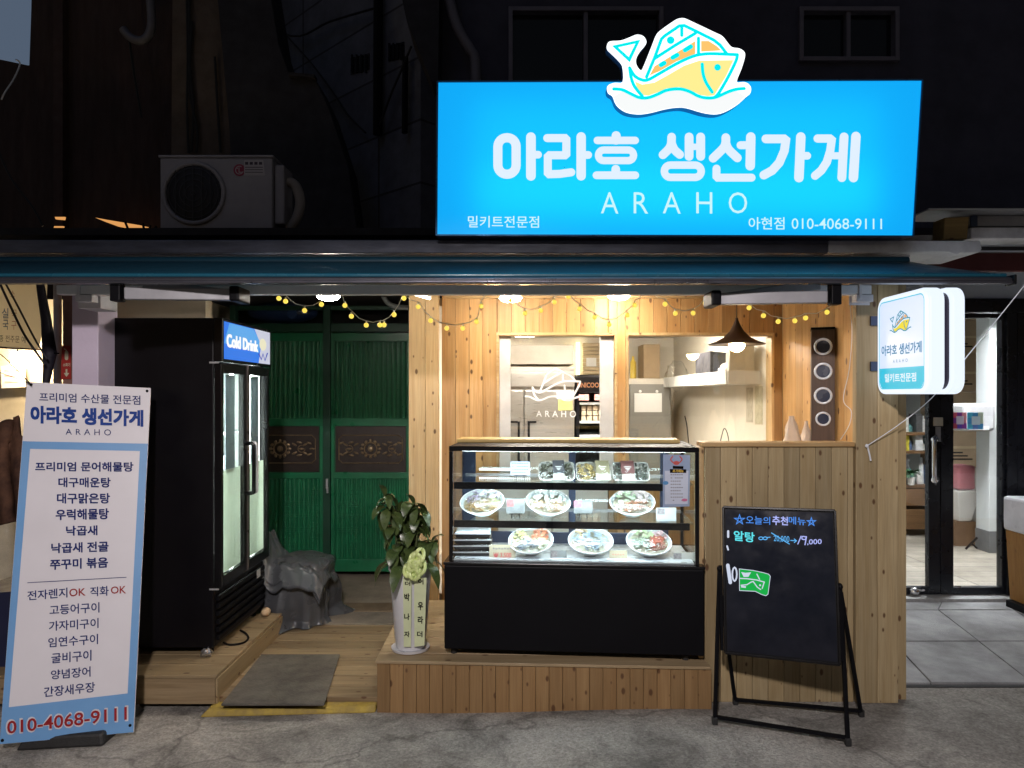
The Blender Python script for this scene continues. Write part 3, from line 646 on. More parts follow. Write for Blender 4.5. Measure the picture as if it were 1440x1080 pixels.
bowl(679, 705, 3.68, zf2, 'covered bowl with purple onion above tan noodles, far left on middle shelf', [('strand', (.45, .38, .5), 30, .007, .012, TOP), ('slice', (.62, .64, .55), 22, .009, .015, (.03, .03, .06, .04)), ('strand', (.52, .33, .12), 44, .006, .011, BOT), ('lump', (.45, .5, .16), 14, .006, .01, (.06, -.02, .03, .03))], 1)
bowl(770, 709, 3.67, zf2, 'covered bowl with white topping over pinkish tan strips, centre of middle shelf', [('slice', (.62, .66, .62), 40, .009, .016, TOP), ('lump', (.6, .36, .25), 10, .007, .01, (.01, .03, .03, .02)), ('strand', (.5, .34, .2), 50, .006, .011, BOT)], 2)
bowl(889, 710, 3.66, zf2, 'covered bowl with pale greens over brown meat, right on middle shelf', [('slice', (.5, .62, .42), 18, .01, .015, (-.03, .035, .05, .04)), ('slice', (.66, .56, .54), 22, .01, .015, (.04, .03, .05, .04)), ('lump', (.30, .13, .07), 36, .007, .012, BOT), ('lump', (.55, .52, .42), 10, .008, .012, (-.06, -.02, .03, .03))], 3)
bowl(747, 769, 3.64, zf3, 'covered bowl with orange and green vegetables, beside the black tray stack', [('lump', (.6, .56, .25), 24, .009, .014, (-.05, .03, .04, .04)), ('slice', (.62, .22, .12), 24, .009, .014, (.045, .03, .045, .04)), ('strand', (.3, .34, .4), 26, .008, .012, (-.02, -.03, .05, .03)), ('lump', (.5, .52, .3), 18, .008, .012, (.05, -.03, .04, .035))], 4)
bowl(830, 773, 3.63, zf3, 'covered bowl with blue-grey seafood, middle of the lowest shelf', [('lump', (.58, .45, .25), 14, .008, .012, (-.05, .045, .04, .03)), ('strand', (.33, .42, .5), 46, .009, .014, (0, 0, .08, .06)), ('lump', (.12, .11, .1), 8, .01, .014, (0, -.03, .03, .02))], 5)
bowl(911, 776, 3.61, zf3, 'covered bowl with dark seaweed and red octopus, right on the lowest shelf', [('slice', (.5, .6, .35), 16, .009, .014, (-.02, .05, .05, .025)), ('slice', (.58, .4, .42), 14, .009, .014, (.06, .04, .03, .03)), ('lump', (.11, .13, .08), 40, .009, .014, (-.04, -.02, .045, .04)), ('strand', (.38, .1, .06), 34, .009, .014, (.04, -.01, .035, .045))], 6)
# sleeved trays on the top shelf
zf1 = PZ + SH[0][0] + .001
def tray(px0, px1, Y, lab, cs, cf, sl, seed):
    rg = random.Random(seed); xa, xb = X(px0, Y), X(px1, Y); w = (xb-xa)/2; cx = (xa+xb)/2
    t = thing('food_tray', lab, 'tray', (cx, Y, zf1), 0, 'sleeved food trays on the top shelf')
    M = Matrix.Translation((cx, Y, zf1 + .045)) @ Matrix.Rotation(R(52), 4, 'X')
    def rr(w, h, z, r=.02):
        o = []
        for (sx, sy, a0) in ((1, 1, 0), (-1, 1, 90), (-1, -1, 180), (1, -1, 270)):
            for k in range(5): a = R(a0 + k*22.5); o.append(M @ Vector((sx*(w-r) + r*math.cos(a), sy*(h-r) + r*math.sin(a), z)))
        return o
    h = .056; m = MB(); rings = [rr(w*.86, h*.86, -.035), rr(w, h, 0), rr(w*.95, h*.95, 0), rr(w*.82, h*.82, -.03)]
    for q in rings: m.v += q
    for i in range(3):
        for j in range(20): m.f.append((i*20+j, i*20+(j+1) % 20, (i+1)*20+(j+1) % 20, (i+1)*20+j))
    m.f += [tuple(range(20)), tuple(range(60, 80))]
    obj('dish', m, pbr('silver_tray', (.6, .58, .52), .3, .6), t, sm=40)
    m = MB()
    for i in range(70):
        x, y, s = rg.uniform(-w*.85, w*.85), rg.uniform(-h*.8, h*.8), rg.uniform(.005, .011)
        m.lathe([(.001, -s*.5), (s, 0), (.001, s*.5)], M @ Matrix.Translation((x, y, -.012+rg.uniform(0, .01))) @ Matrix.Rotation(rg.uniform(0, 3), 4, 'Z'), 6, 1.6, .6)
    obj('filling', m, food(cf), t)
    s0, s1 = sl
    fm = lambda x, y, off=0: M @ Vector((x, y, .006+off))
    a_, b_ = -w + 2*w*s0, -w + 2*w*s1
    sv = obj('paper_sleeve', MB().add([fm(a_, -h-.004), fm(b_, -h-.004), fm(b_, h+.004), fm(a_, h+.004)], [(0, 1, 2, 3)]), pbr('sleeve_%d' % seed, cs, .45), t)
    m = MB()
    for k, (yy_, ww) in enumerate(((.022, .55), (.012, .35), (.004, .2))): m.ribbon([((a_+b_)/2-(b_-a_)*ww/2, yy_), ((a_+b_)/2+(b_-a_)*ww/2, yy_)], .004, fm, .0006, cap=False)
    obj('print', m, WHITEP, sv)
    obj('label_band', MB().add([fm(a_, -h-.003, .0005), fm(b_, -h-.003, .0005), fm(b_, -h*.35, .0005), fm(a_, -h*.35, .0005)], [(0, 1, 2, 3)]), pbr('band', (.4, .38, .33), .5), sv)
    obj('lid', MB().poly(rr(w*.96, h*.96, .009)), FILM, t)
tray(757, 808, 3.64, 'sleeved tray with a black paper band, left of the three on the top shelf', (.05, .05, .055), (.05, .05, .03), (.4, .72), 21)
tray(810, 859, 3.63, 'sleeved tray of yellowish clams with an olive band, middle of top shelf', (.22, .19, .11), (.30, .22, .08), (.56, .96), 22)
tray(861, 913, 3.62, 'sleeved tray with a dark red paper band, right of the three on top shelf', (.13, .05, .045), (.05, .055, .04), (.24, .6), 23)
# stacked black trays
for i in range(4):
    p0, p1 = at(638, 790, 3.68), at(694, 790, 3.68); z = zf3 + i*.031
    lab = ['bottom black tray of the stack in the showcase corner', 'second black tray from the bottom of the showcase stack', 'third black tray from the bottom of the showcase stack', 'topmost lidded tray of the stack in the showcase corner'][i]
    t = thing('black_tray', lab, 'tray', ((p0.x+p1.x)/2, 3.68, z), 0, 'stacked black trays in the showcase')
    hw = (p1.x-p0.x)/2 - i*.004
    obj('dish', MB().hexa([(-hw*.9, -.08, 0), (hw*.9, -.08, 0), (hw*.9, .08, 0), (-hw*.9, .08, 0), (-hw, -.09, .022), (hw, -.09, .022), (hw, .09, .022), (-hw, .09, .022)]), BLACKG, t, bev=.004, local=True)
    obj('rim', MB().box(-hw*1.01, hw*1.01, -.092, -.0895, .018, .0245), ALU, t, local=True)
    obj('lid', MB().hexa([(-hw, -.09, .0225), (hw, -.09, .0225), (hw, .09, .0225), (-hw, .09, .0225), (-hw*.94, -.084, .0295), (hw*.94, -.084, .0295), (hw*.94, .084, .0295), (-hw*.94, .084, .0295)]), FILM if i < 3 else pbr('hazy_lid', (.5, .56, .6), .25), t, bev=.004, local=True)
# cards in the showcase
def stand_card(px0, py0, px1, py1, Y, lab, mat, marks=(), easel=False):
    a, b, c = at(px0, py1, Y), at(px1, py1, Y), at(px0, py0, Y + .03)
    f = onplane(a, b, c); t = thing('price_card', lab, 'card', (a+b)/2, 0, 'cards standing between the dishes')
    q = [f(px0, py1), f(px1, py1), f(px1, py0), f(px0, py0)]
    s = obj('sheet', MB().prism(q, Vector((0, .002, 0))), mat, t)
    for (x0, y0, x1, y1, mm) in marks:
        obj('picture', MB().poly([f(px0+(px1-px0)*u, py0+(py1-py0)*v, .001) for u, v in ((x0, y1), (x1, y1), (x1, y0), (x0, y0))]), mm, s)
    if easel:
        m = MB(); zz = f((px0+px1)/2, py1).z
        for dx in (-6, 6): m.tube([f((px0+px1)/2+dx*.8, py1-1, -.004), f((px0+px1)/2+dx, py1+7, .004)], .002, 5)
        m.tube([f((px0+px1)/2, py0-3, -.006), f((px0+px1)/2, py1, -.006)], .002, 5)
        m.tube([f((px0+px1)/2-9, py1+1, .004), f((px0+px1)/2+9, py1+1, .004)], .002, 5)
        obj('easel', m, BLACK, t)
    return t, f
CLR = pbr('grey_card', (.15, .16, .16), .3); CRM = pbr('cream_card', (.42, .37, .25), .5)
PIC = [pbr('pic_red', (.4, .07, .07), .4, 0, .6, 90), pbr('pic_pink', (.45, .1, .15), .4, 0, .6, 90), pbr('pic_dark', (.16, .14, .14), .4, 0, .6, 90)]
stand_card(712, 702, 738, 722, 3.62, 'grey card with a dark red picture between the first two middle-shelf bowls', CLR, [(.05, .05, .4, .5, PIC[0])], True)
stand_card(807, 704, 833, 722, 3.61, 'grey card with a bright pink picture right of the centre bowl', CLR, [(.0, .02, .42, .5, PIC[1])], True)
stand_card(923, 714, 951, 733, 3.58, 'white card leaning below the menu poster at the right end', pbr('dull_white_card', (.42, .44, .44), .4), [(.05, .05, .42, .5, PIC[2])])
t, f = stand_card(688, 766, 725, 791, 3.56, 'cream price card with red figures in front of the black trays', CRM)
m = MB(); textq(m, '₩ 3,500', (694, 777, 785), (719, 777, 785), f, .001, .015); obj('figures', m, pbr('red_ink', (.5, .04, .04), .5), t)
m = MB()
for i in range(7): m.ribbon([(693+i*4, 771+(i % 2)), (695.5+i*4, 771.5)], 2.2, f, .001, cap=False)
obj('writing', m, PIC[2], t)
stand_card(774, 774, 797, 794, 3.55, 'grey card with a small photo between the first two lower bowls', CLR, [(.04, .05, .42, .55, PIC[2])])
t, f = stand_card(857, 774, 882, 795, 3.54, 'cream card with faint red writing between the two right lower bowls', CRM)
m = MB()
for j in range(2):
    for i in range(5): m.ribbon([(861+i*3.6, 780+j*6), (863.2+i*3.6, 779.5+j*6+(i % 2))], 1.6, f, .001, cap=False)
obj('writing', m, pbr('faint_red', (.5, .2, .15), .5), t)
stand_card(946, 777, 977, 797, 3.52, 'white card with a photo in the lower right corner of the showcase', pbr('pale_card', (.36, .35, .32), .4), [(.04, .05, .4, .55, PIC[2])])
t, f = stand_card(718, 649, 745, 668, 3.63, 'handwritten sheet on a wire easel at the left of the top shelf', pbr('bluish_sheet', (.30, .34, .42), .5), [], True)
m = MB()
for j in range(4):
    for i in range(7):
        if rnd.random() < .85: m.ribbon([(720+i*3.4, 652+j*4.4), (722.3+i*3.4, 651.5+j*4.4+rnd.uniform(-.6, .6))], 1.5, f, .001, cap=False)
obj('writing', m, pbr('navy_ink', (.04, .06, .2), .5), t)
# menu poster on the glass
ca, cb, cc = cw(.0, .0175, .2), cw(1, .0175, .2), cw(0, .0175, .8)
fp = onplane(ca, cb, cc)
def quad(f, q, off): return MB().poly([f(x, y, off) for x, y in q])
t = thing('menu_poster', 'pale blue menu poster with a red crab stuck inside the showcase glass', 'poster', fp(951, 710))
PB = pbr('poster_blue', (.28, .36, .52), .5); PWT = pbr('poster_white', (.55, .60, .72), .5)
obj('sheet', quad(fp, [(932, 713), (969.5, 712), (970.5, 640), (932.5, 639)], .001), PB, t)
obj('inner_panel', quad(fp, [(935, 709), (967, 708.5), (968, 662), (935, 662)], .0016), PWT, t)
m = MB().disc((951, 651), 4.5, fp, .002, 14, .65)
for s_ in (-1, 1): m.ribbon(smooth([(951+s_*5, 650), (951+s_*8, 646), (951+s_*5, 642)], 4), 1.8, fp, .0021)
obj('crab', m, pbr('poster_red', (.5, .08, .07), .5), t)
obj('banner', quad(fp, [(942, 665), (967 - 2, 665), (965, 660), (942, 659.5)], .0022).ribbon([(946, 657), (961, 657.5)], 4, fp, .002, cap=False), BLACKG, t)
m = MB(); textq(m, '추가메뉴', (946, 660, 664.5), (961, 660, 664.5), fp, .003, .02); obj('title', m, pbr('poster_gold', (.75, .5, .08), .5), t)
m = MB()
for j in range(9):
    for i in range(6):
        if rnd.random() < .9: m.ribbon([(943+i*3, 667.5+j*4.5), (945+i*3, 667.5+j*4.5)], 1.1, fp, .0025, cap=False)
obj('menu_lines', m, PIC[2], t)
obj('fish_mark', MB().disc((936, 679), 4, fp, .003, 12, .7), pbr('poster_fish', (.08, .25, .5), .5), t)
obj('prawn_mark', MB().disc((962.5, 703), 4.2, fp, .003, 12, .5), pbr('poster_pink', (.55, .15, .3), .5), t)
# ------------------------------------------------------------------ plant in its white pot
pb = Vector((X(575, 3.56), 3.62, PZ))
t = thing('potted_plant', 'dark drooping plant in a tall white pot with lettered ribbons', 'plant', pb)
k = .00362
POT = pbr('white_glazed_pot', (.66, .66, .68), .35, 0, .05)
obj('pot', MB().lathe([(20*k, .012), (21*k, .02), (29*k, 112*k), (31*k, 113*k), (31*k, 117*k), (28*k, 117*k), (26*k, 105*k), (.001, 104*k)], n=40), POT, t, local=True, sm=35)
obj('saucer', MB().lathe([(20*k, .001), (26*k, .004), (27*k, .016), (24*k, .016), (22*k, .011)], n=36), POT, t, local=True, sm=40)
obj('soil', MB().lathe([(26*k, 108*k), (.001, 110*k)], n=24), pbr('soil', (.05, .035, .025), .9, 0, .4, 30, .6), t, local=True)
rg = random.Random(5); lm = MB(); st = MB()
def leaf(m, base, d, L_, w, droop):
    d = Vector(d).normalized(); side = d.cross(Vector((0, 0, 1))).normalized(); p = Vector(base); vs = []; n = 7; tw = rg.uniform(-.6, .6)
    for i in range(n+1):
        s = i/n; ww = w*math.sin(math.pi*min(1, s*.92+.06))**.8
        sd = (Matrix.Rotation(tw*s, 3, d) @ side)
        vs += [p - sd*ww + Vector((0, 0, ww*.35)), p.copy(), p + sd*ww + Vector((0, 0, ww*.35))]
        p = p + d*L_/n; d = (d + Vector((0, 0, -droop/n))).normalized()
    m.add(vs, [f for i in range(n) for f in ((i*3, i*3+1, i*3+4, i*3+3), (i*3+1, i*3+2, i*3+5, i*3+4))])
stems = [[(-.02, 0, .38), (-.06, .0, .52), (-.10, -.01, .66), (-.125, -.02, .78)], [(0, 0, .38), (-.03, .01, .55), (-.06, 0, .70)], [(.01, 0, .38), (.03, 0, .55), (.035, -.01, .70), (.02, -.02, .735)], [(.02, 0, .38), (.07, -.01, .5), (.11, -.01, .545)], [(0, -.02, .38), (-.03, -.03, .47), (-.07, -.03, .5)], [(0, .03, .38), (-.02, .05, .6), (.0, .05, .66)]]
for s_ in stems:
    sp = smooth(s_, 5); st.tube(sp, [.006*(1-.6*i/len(sp)) for i in range(len(sp))], 6)
    for i in range(2, len(sp)):
        for q in range(3):
            a = rg.uniform(0, 6.28); leaf(lm, sp[i], (math.cos(a), math.sin(a)*.7, rg.uniform(-.5, .6)), rg.uniform(.08, .13), rg.uniform(.02, .032), rg.uniform(2.4, 4.2))
    leaf(lm, sp[-1], (rg.uniform(-.5, .5), -.3, .9), .09, .02, 1.5)
for a in (-.6, .3, 3.0, 3.6, -1.9):
    leaf(lm, (math.cos(a)*.08, math.sin(a)*.08, .43), (math.cos(a), math.sin(a), .35), .17, .03, 3.4)
LEAF = pbr('dark_leaf', (.035, .062, .018), .34, 0, .5, 30, .1, 80, col2=(.09, .125, .035))
obj('foliage', lm, LEAF, t, local=True, sm=60); obj('stem', st, pbr('stem_green', (.07, .09, .03), .6), t, local=True, sm=60)
RIB = pbr('pale_green_ribbon', (.62, .68, .42), .35, 0, .1, 6); RIBT = emit('x', (0, 0, 0), 0)
fr0 = onplane(pb + Vector((0, -.122, .43)), pb + Vector((.1, -.122, .43)), pb + Vector((0, -.086, .03)))
for (q, chars, lab) in (([(570, 812), (578.5, 812), (580, 909), (570.5, 909)], (('더', 577, 817, 823), ('박', 576, 834, 844), ('나', 576, 862, 871), ('자', 576, 887, 895)), 0), ([(582.5, 812), (600, 812), (597, 907), (583, 909)], (('어', 592, 813, 821), ('우', 591.5, 846, 857), ('라', 591.5, 866, 876), ('더', 590.5, 887, 895)), 1)):
    if lab == 0: q = [(567, 812), (579, 812), (578, 909), (568, 909)]
    rb = obj('ribbon', MB().prism([fr0(x, y, .004) for x, y in q], fr0.n*.0012), RIB, t)
    for ch, cx, y0, y1 in chars:
        if lab == 0: cx -= 3.5
        obj('letter', textq(MB(), ch, (cx-3.6, y0, y1), (cx+3.6, y0, y1), fr0, .007, .03), BLACK, rb)
m = MB()
for (cx, cy, rx) in ((583, 802, 9), (577, 800, 7), (590, 795, 8), (586, 786, 8), (592, 780, 7), (582, 792, 6)):
    p = fr0(cx, cy, .03)
    for kk in range(2):
        a = rg.uniform(0, 3); m.tube([p + Vector((math.cos(a)*rx*k*1.1*math.cos(q*.35), -.012*math.sin(q*.7), math.sin(a)*.008 + rx*k*1.2*math.sin(q*.35))) for q in range(18)], [.0095]*18, 6, True)
obj('bow', m, pbr('lime_bow', (.62, .72, .30), .3, 0, .25, 20), t, sm=60)
# ------------------------------------------------------------------ drinks fridge on its platform
t = thing('fridge_platform', 'low boxy timber step under the black drinks fridge', 'platform', (-2.0, 3.9, 0))
m = MB(); y = 3.49; i = 0
while y < 4.6: m.box(-2.75, -1.452, y + .002, min(y+.14, 4.62)-.002, .155, .172); y += .14
obj('top_board', m, wood('step_planks', (.36, .27, .155), (.26, .185, .10), 0, pl=.2), t, bev=.003)
obj('riser_board', MB().box(-2.75, -1.46, 3.495, 3.515, .03, .154), DECK, t)
obj('side_board', MB().box(-1.4585, -1.448, 3.4955, 4.62, .03, .153), wood('step_edge', (.40, .30, .17), (.31, .22, .115), 1), t, bev=.003)
FX0, FX1, FY0, FY1, FZ0, FZ1 = -2.175, -1.575, 3.75, 4.50, .215, 1.955
fr = thing('drinks_fridge', 'tall black two-door drinks fridge with lit glass doors and a blue header', 'fridge', (-1.87, 4.12, .172))
w_ = .03
m = MB().box(FX0, FX1, FY0, FY0+w_, FZ0, FZ1).box(FX0, FX1, FY1-w_, FY1, FZ0, FZ1).box(FX0, FX0+w_, FY0+w_, FY1-w_, FZ0, FZ1).box(FX0+w_, FX1, FY0+w_, FY1-w_, FZ1-w_, FZ1).box(FX0+w_, FX1, FY0+w_, FY1-w_, FZ0, .53)
obj('cabinet', m, pbr('fridge_black', (.0035, .003, .0045), .36, 0, .1, 3, rv=.04, spec=.25), fr, bev=.004)
m = MB().box(FX0+w_, FX0+w_+.01, FY0+w_+.001, FY1-w_-.001, .531, 1.72).box(FX0+w_+.011, FX1-.01, FY0+w_+.001, FY0+w_+.008, .531, 1.72).box(FX0+w_+.011, FX1-.01, FY1-w_-.008, FY1-w_-.001, .531, 1.72)
obj('liner', m, pbr('fridge_liner', (.7, .74, .72), .4), fr)
obj('inner_lamp', MB().box(FX1-.06, FX1-.045, FY0+w_+.012, FY0+w_+.024, .58, 1.68).box(FX1-.06, FX1-.045, (FY0+FY1)/2-.006, (FY0+FY1)/2+.006, .58, 1.68).box(FX1-.06, FX1-.045, FY1-w_-.024, FY1-w_-.012, .58, 1.68), emit('fridge_lamp', (.95, 1, .96), 50), fr)
for zz in (.80, 1.06, 1.32): obj('shelf', MB().box(FX0+.05, FX1-.08, FY0+.045, FY1-.045, zz, zz+.012), ALU, fr)
for yb, zz in ((3.86, .812), (3.95, .812), (4.08, .812), (4.2, 1.072), (4.32, 1.072), (3.9, 1.332), (4.05, 1.332)):
    tag(obj('drink_can', MB().lathe([(.03, .002), (.033, .01), (.033, .11), (.026, .12)], Matrix.Translation((FX1-.15, yb, zz)), 16), pbr('can_silver', (.45, .5, .55), .3, .4, .3, 20), sm=40), 'silver drink can inside the lit black drinks fridge', 'can', 'cans in the drinks fridge')
FROST = pbr('frosted_sheet', (.70, .78, .70), .5, 0, .06, 3)
_t = FROST.node_tree; _tr = _t.nodes.new('ShaderNodeBsdfTranslucent'); _tr.inputs[0].default_value = (.84, .88, .80, 1); _mx = _t.nodes.new('ShaderNodeMixShader'); _mx.inputs[0].default_value = .65
_t.links.new(_t.nodes['Principled BSDF'].outputs[0], _mx.inputs[1]); _t.links.new(_tr.outputs[0], _mx.inputs[2]); _t.links.new(_mx.outputs[0], _t.nodes['Material Output'].inputs[0])
for ya, yb_ in ((FY0+.004, 4.118), (4.132, FY1-.004)):
    dx0, dx1 = FX1+.002, FX1+.04; b_ = .032
    d = obj('door', MB().box(dx0, dx1, ya, ya+b_, .53, 1.715).box(dx0, dx1, yb_-b_, yb_, .53, 1.715).box(dx0, dx1, ya+b_, yb_-b_, .53, .585).box(dx0, dx1, ya+b_, yb_-b_, 1.665, 1.715), BLACKG, fr, bev=.003)
    obj('pane', MB().box(dx0+.014, dx0+.018, ya+b_, yb_-b_, .585, 1.665), glass('fridge_glass', (.93, .97, .95), .04, .45), d)
    obj('frosted_film', MB().box(dx0+.010, dx0+.0125, ya+b_+.001, yb_-b_-.001, .587, 1.14), FROST, d)
    obj('blue_sheet', MB().box(dx0+.005, dx0+.0075, ya+b_+.10, yb_-b_-.07, 1.12, 1.66), pbr('blue_grey_sheet', (.18, .24, .30), .4), d)
    hy = yb_-.016 if ya < 4 else ya+.016
    obj('handle', MB().tube(smooth([(dx1, hy, 1.27), (dx1+.04, hy, 1.265), (dx1+.045, hy, 1.22), (dx1+.045, hy, 1.02), (dx1+.04, hy, .985), (dx1, hy, .98)], 4), .011, 8), BLACKG if ya < 4 else ALU, d, sm=60)
obj('centre_strip', MB().box(FX1+.001, FX1+.045, 4.1185, 4.1315, .53, 1.72), pbr('brown_grey_strip', (.14, .12, .11), .35, .5), fr)
hdr = obj('header', MB().box(FX1+.002, FX1+.048, FY0-.001, FY1+.001, 1.725, FZ1+.001), BLACKG, fr, bev=.004)
def fh(u, v, off=0): return Vector((FX1+.0485+off, FY0+.018 + u*(FY1-FY0-.036), 1.74 + v*.2))
obj('lit_panel', MB().poly([fh(0, 0), fh(1, 0), fh(1, 1), fh(0, 1)]), emit('header_blue', (.03, .22, .92), .85), hdr)
obj('sky_band', MB().poly([fh(.0, .42, .0006), fh(.72, .30, .0006), fh(.78, .62, .0006), fh(.6, .98, .0006), fh(.1, .98, .0006)]), emit('header_sky', (.12, .45, .95), .85), hdr)
obj('pale_corner', MB().poly([fh(.72, 0, .0009), fh(1, 0, .0009), fh(1, 1, .0009), fh(.62, 1, .0009), fh(.78, .55, .0009)]), emit('header_pale', (.72, .74, .88), .8), hdr)
fhp = lambda px, py, off=0: fh(px, py, off)
m = MB(); textq(m, 'Cold Drink', (.05, .68, .33), (.70, .65, .33), fhp, .0016, .035); obj('lettering', m, emit('white_letters', (1, 1, 1), 1.0), hdr)
obj('sun_disc', MB().disc((.82, .58), .085, fhp, .0018, 20, 2.2), emit('header_cream', (.9, .85, .6), .9), hdr)
m = MB().ribbon([(.72, .28), (.78, .12), (.82, .3), (.87, .1), (.93, .34)], .03, fhp, .002); obj('splash', m, emit('header_navy', (.03, .06, .55), .8), hdr)
gr = MB()
for i in range(6): gr.box(FX1+.002, FX1+.02, FY0+.03, FY1-.03, .245+i*.042, .27+i*.042)
obj('grille', gr, BLACK, fr, bev=.002)
obj('label_plate', MB().box(FX1+.0205, FX1+.022, 4.33, 4.39, .43, .48), pbr('label_grey', (.4, .4, .4), .4), fr)
for xx in (FX0+.05, FX1-.05):
    for yy_ in (FY0+.06, FY1-.06): obj('foot', MB().lathe([(.025, .173), (.025, .2), (.012, .2), (.012, .215)], Matrix.Translation((xx, yy_, 0)), 12), BLACK, fr)
obj('hinge', MB().box(FX1-.02, FX1+.03, FY0-.004, FY0-.0005, 1.715, 1.724).box(FX1-.02, FX1+.03, FY0-.004, FY0-.0005, .52, .528), ALU, fr)
tag(obj('foil_wad', crumple((FX1-.03, FY0-.015, .195), (.028, .022, .022), 4, 16, .6), pbr('foil', (.5, .5, .5), .25, .9), sm=20), 'crumpled foil wad by the front foot of the drinks fridge', 'foil')
tag(obj('power_cable', MB().tube(smooth([(FX1+.0, 4.12, .185), (FX1+.05, 4.08, .178), (FX1+.09, 4.0, .177), (FX1+.085, 3.93, .177), (FX1+.03, 3.90, .178), (FX1-.02, 3.93, .18)], 6), .006, 6), BLACK, sm=60), 'looped black cable on the step below the drinks fridge', 'cable')
tag(obj('cork_block', MB().ball((FX1+.045, 4.42, .2), (.028, .04, .026), 12, 8), pbr('tan_cork', (.5, .36, .22), .7), sm=60), 'small tan block on the step at the rear of the drinks fridge', 'block')
# ------------------------------------------------------------------ rubber mat, tarp
tag(obj('door_mat', MB().hexa([at(311, 993, 3.40), at(456, 993, 3.40), (X(478, 4.06), 4.06, .058), (X(368, 4.06), 4.06, .058)] + [p + Vector((0, 0, .011)) for p in (at(311, 993, 3.40), at(456, 993, 3.40), Vector((X(478, 4.06), 4.06, .058)), Vector((X(368, 4.06), 4.06, .058)))]), pbr('worn_rubber_mat', (.10, .09, .075), .75, 0, .5, 6, .4, 90), bev=.003), 'worn dark rubber mat on the planks before the gate', 'mat')
TARP = pbr('grey_pvc', (.07, .074, .082), .3, 0, .15, 3, .05, 20)
t = thing('folded_tarp', 'heap of draped grey plastic sheeting between the drinks fridge and gate', 'tarp', (-1.4, 4.8, .06))
def drape(u, v):
    th = u*2*math.pi; c, s_ = math.cos(th), math.sin(th)
    r0 = 1/((abs(c)/.215)**3.2 + (abs(s_)/.26)**3.2)**(1/3.2)
    fold = 0
    for k, (fq_, ph, am) in enumerate(((3, .4, .5), (5, 1.9, .45), (8, 4.2, .35), (13, .7, .18))):
        fold += am*(1 - 2*abs(math.sin(fq_*th/2 + ph + .5*math.sin(2*th + k) + v*.5*(k-1.5))))
    if v < .4:
        q = v/.4; r = r0*q**.8; z = .385 - .035*q**5 + .018*noise.noise(Vector((c*r*9, s_*r*9, 3))) + .022*(1-abs(noise.noise(Vector((c*r*6, s_*r*4, 8))))*2)*q
    else:
        q = (v-.4)/.6; r = r0*(1 + .10*q) + .062*fold*q**.8 + .02*noise.noise(Vector((c*2, s_*2, q*3 + 1)))
        z = .35*(1-q)**1.15 + .02*fold*math.sin(q*3.1) + .045*math.sin(q*math.pi)*noise.noise(Vector((c*3, s_*3, q*5)))
        if q > .85: r += .05*(q-.85)/.15*(1 + fold)
    return Vector((-1.425 + r*c, 4.78 + r*s_, .064 + max(0, z)))
obj('crumpled_sheet', MB().grid(drape, 200, 46), TARP, t, sm=180)
def flap(u, v):
    x = -1.66 + u*.46 + .02*v; y = 4.50 + v*.40 - .06*u
    z = .462 + .012*math.sin(v*5) + .03*noise.noise(Vector((u*2.2, v*2.5, 1))) + max(0, .24-u)**1.15*1.15*(1-.35*v) - .06*u*u - max(0, .16-v)*.55 - max(0, u-.86)*.5
    z += .018*(1-abs(noise.noise(Vector((u*4.5 + v*2, v*2, 4))))*3)
    return Vector((x, y, z))
ff = obj('fold', MB().grid(flap, 60, 40), TARP, t, sm=180); md = ff.modifiers.new('thick', 'SOLIDIFY'); md.thickness = .007
f2 = obj('fold', MB().grid(lambda u, v: flap(u*.94, v) + Vector((.035*u, -.02, -.03 - .016*math.sin(u*6 + v*3))), 60, 40), TARP, t, sm=180); md = f2.modifiers.new('thick', 'SOLIDIFY'); md.thickness = .007
# ------------------------------------------------------------------ green gate
GYY = 5.8; GR = pbr('green_gate_paint', (.012, .15, .065), .36, 0, .25, 4, .05, 60, spec=.55)
GRD = pbr('dark_green_frame', (.008, .05, .028), .45, 0, .3, 4)
BRN = pbr('dark_bronze_panel', (.04, .03, .026), .4, .3, .3, 10)
gate = thing('green_gate', 'dark green ribbed metal double gate with bronze ornamental panels', 'gate', (-1.5, GYY, .06))
gx = lambda px: X(px, GYY); gzz = lambda py: Z(py, GYY)
m = MB().box(gx(325), gx(333), GYY-.03, GYY+.04, .063, gzz(430)).box(gx(455.5), gx(465.5), GYY-.035, GYY+.04, .063, gzz(430)).box(gx(577), gx(590), GYY-.03, GYY+.04, .063, gzz(430)).box(gx(333), gx(455), GYY-.02, GYY+.03, gzz(467), gzz(455)).box(gx(466), gx(577), GYY-.02, GYY+.03, gzz(467), gzz(455))
m.box(gx(326), gx(590), GYY-.01, GYY+.03, gzz(436), gzz(430))
obj('gate_frame', m, GRD, gate, bev=.004)
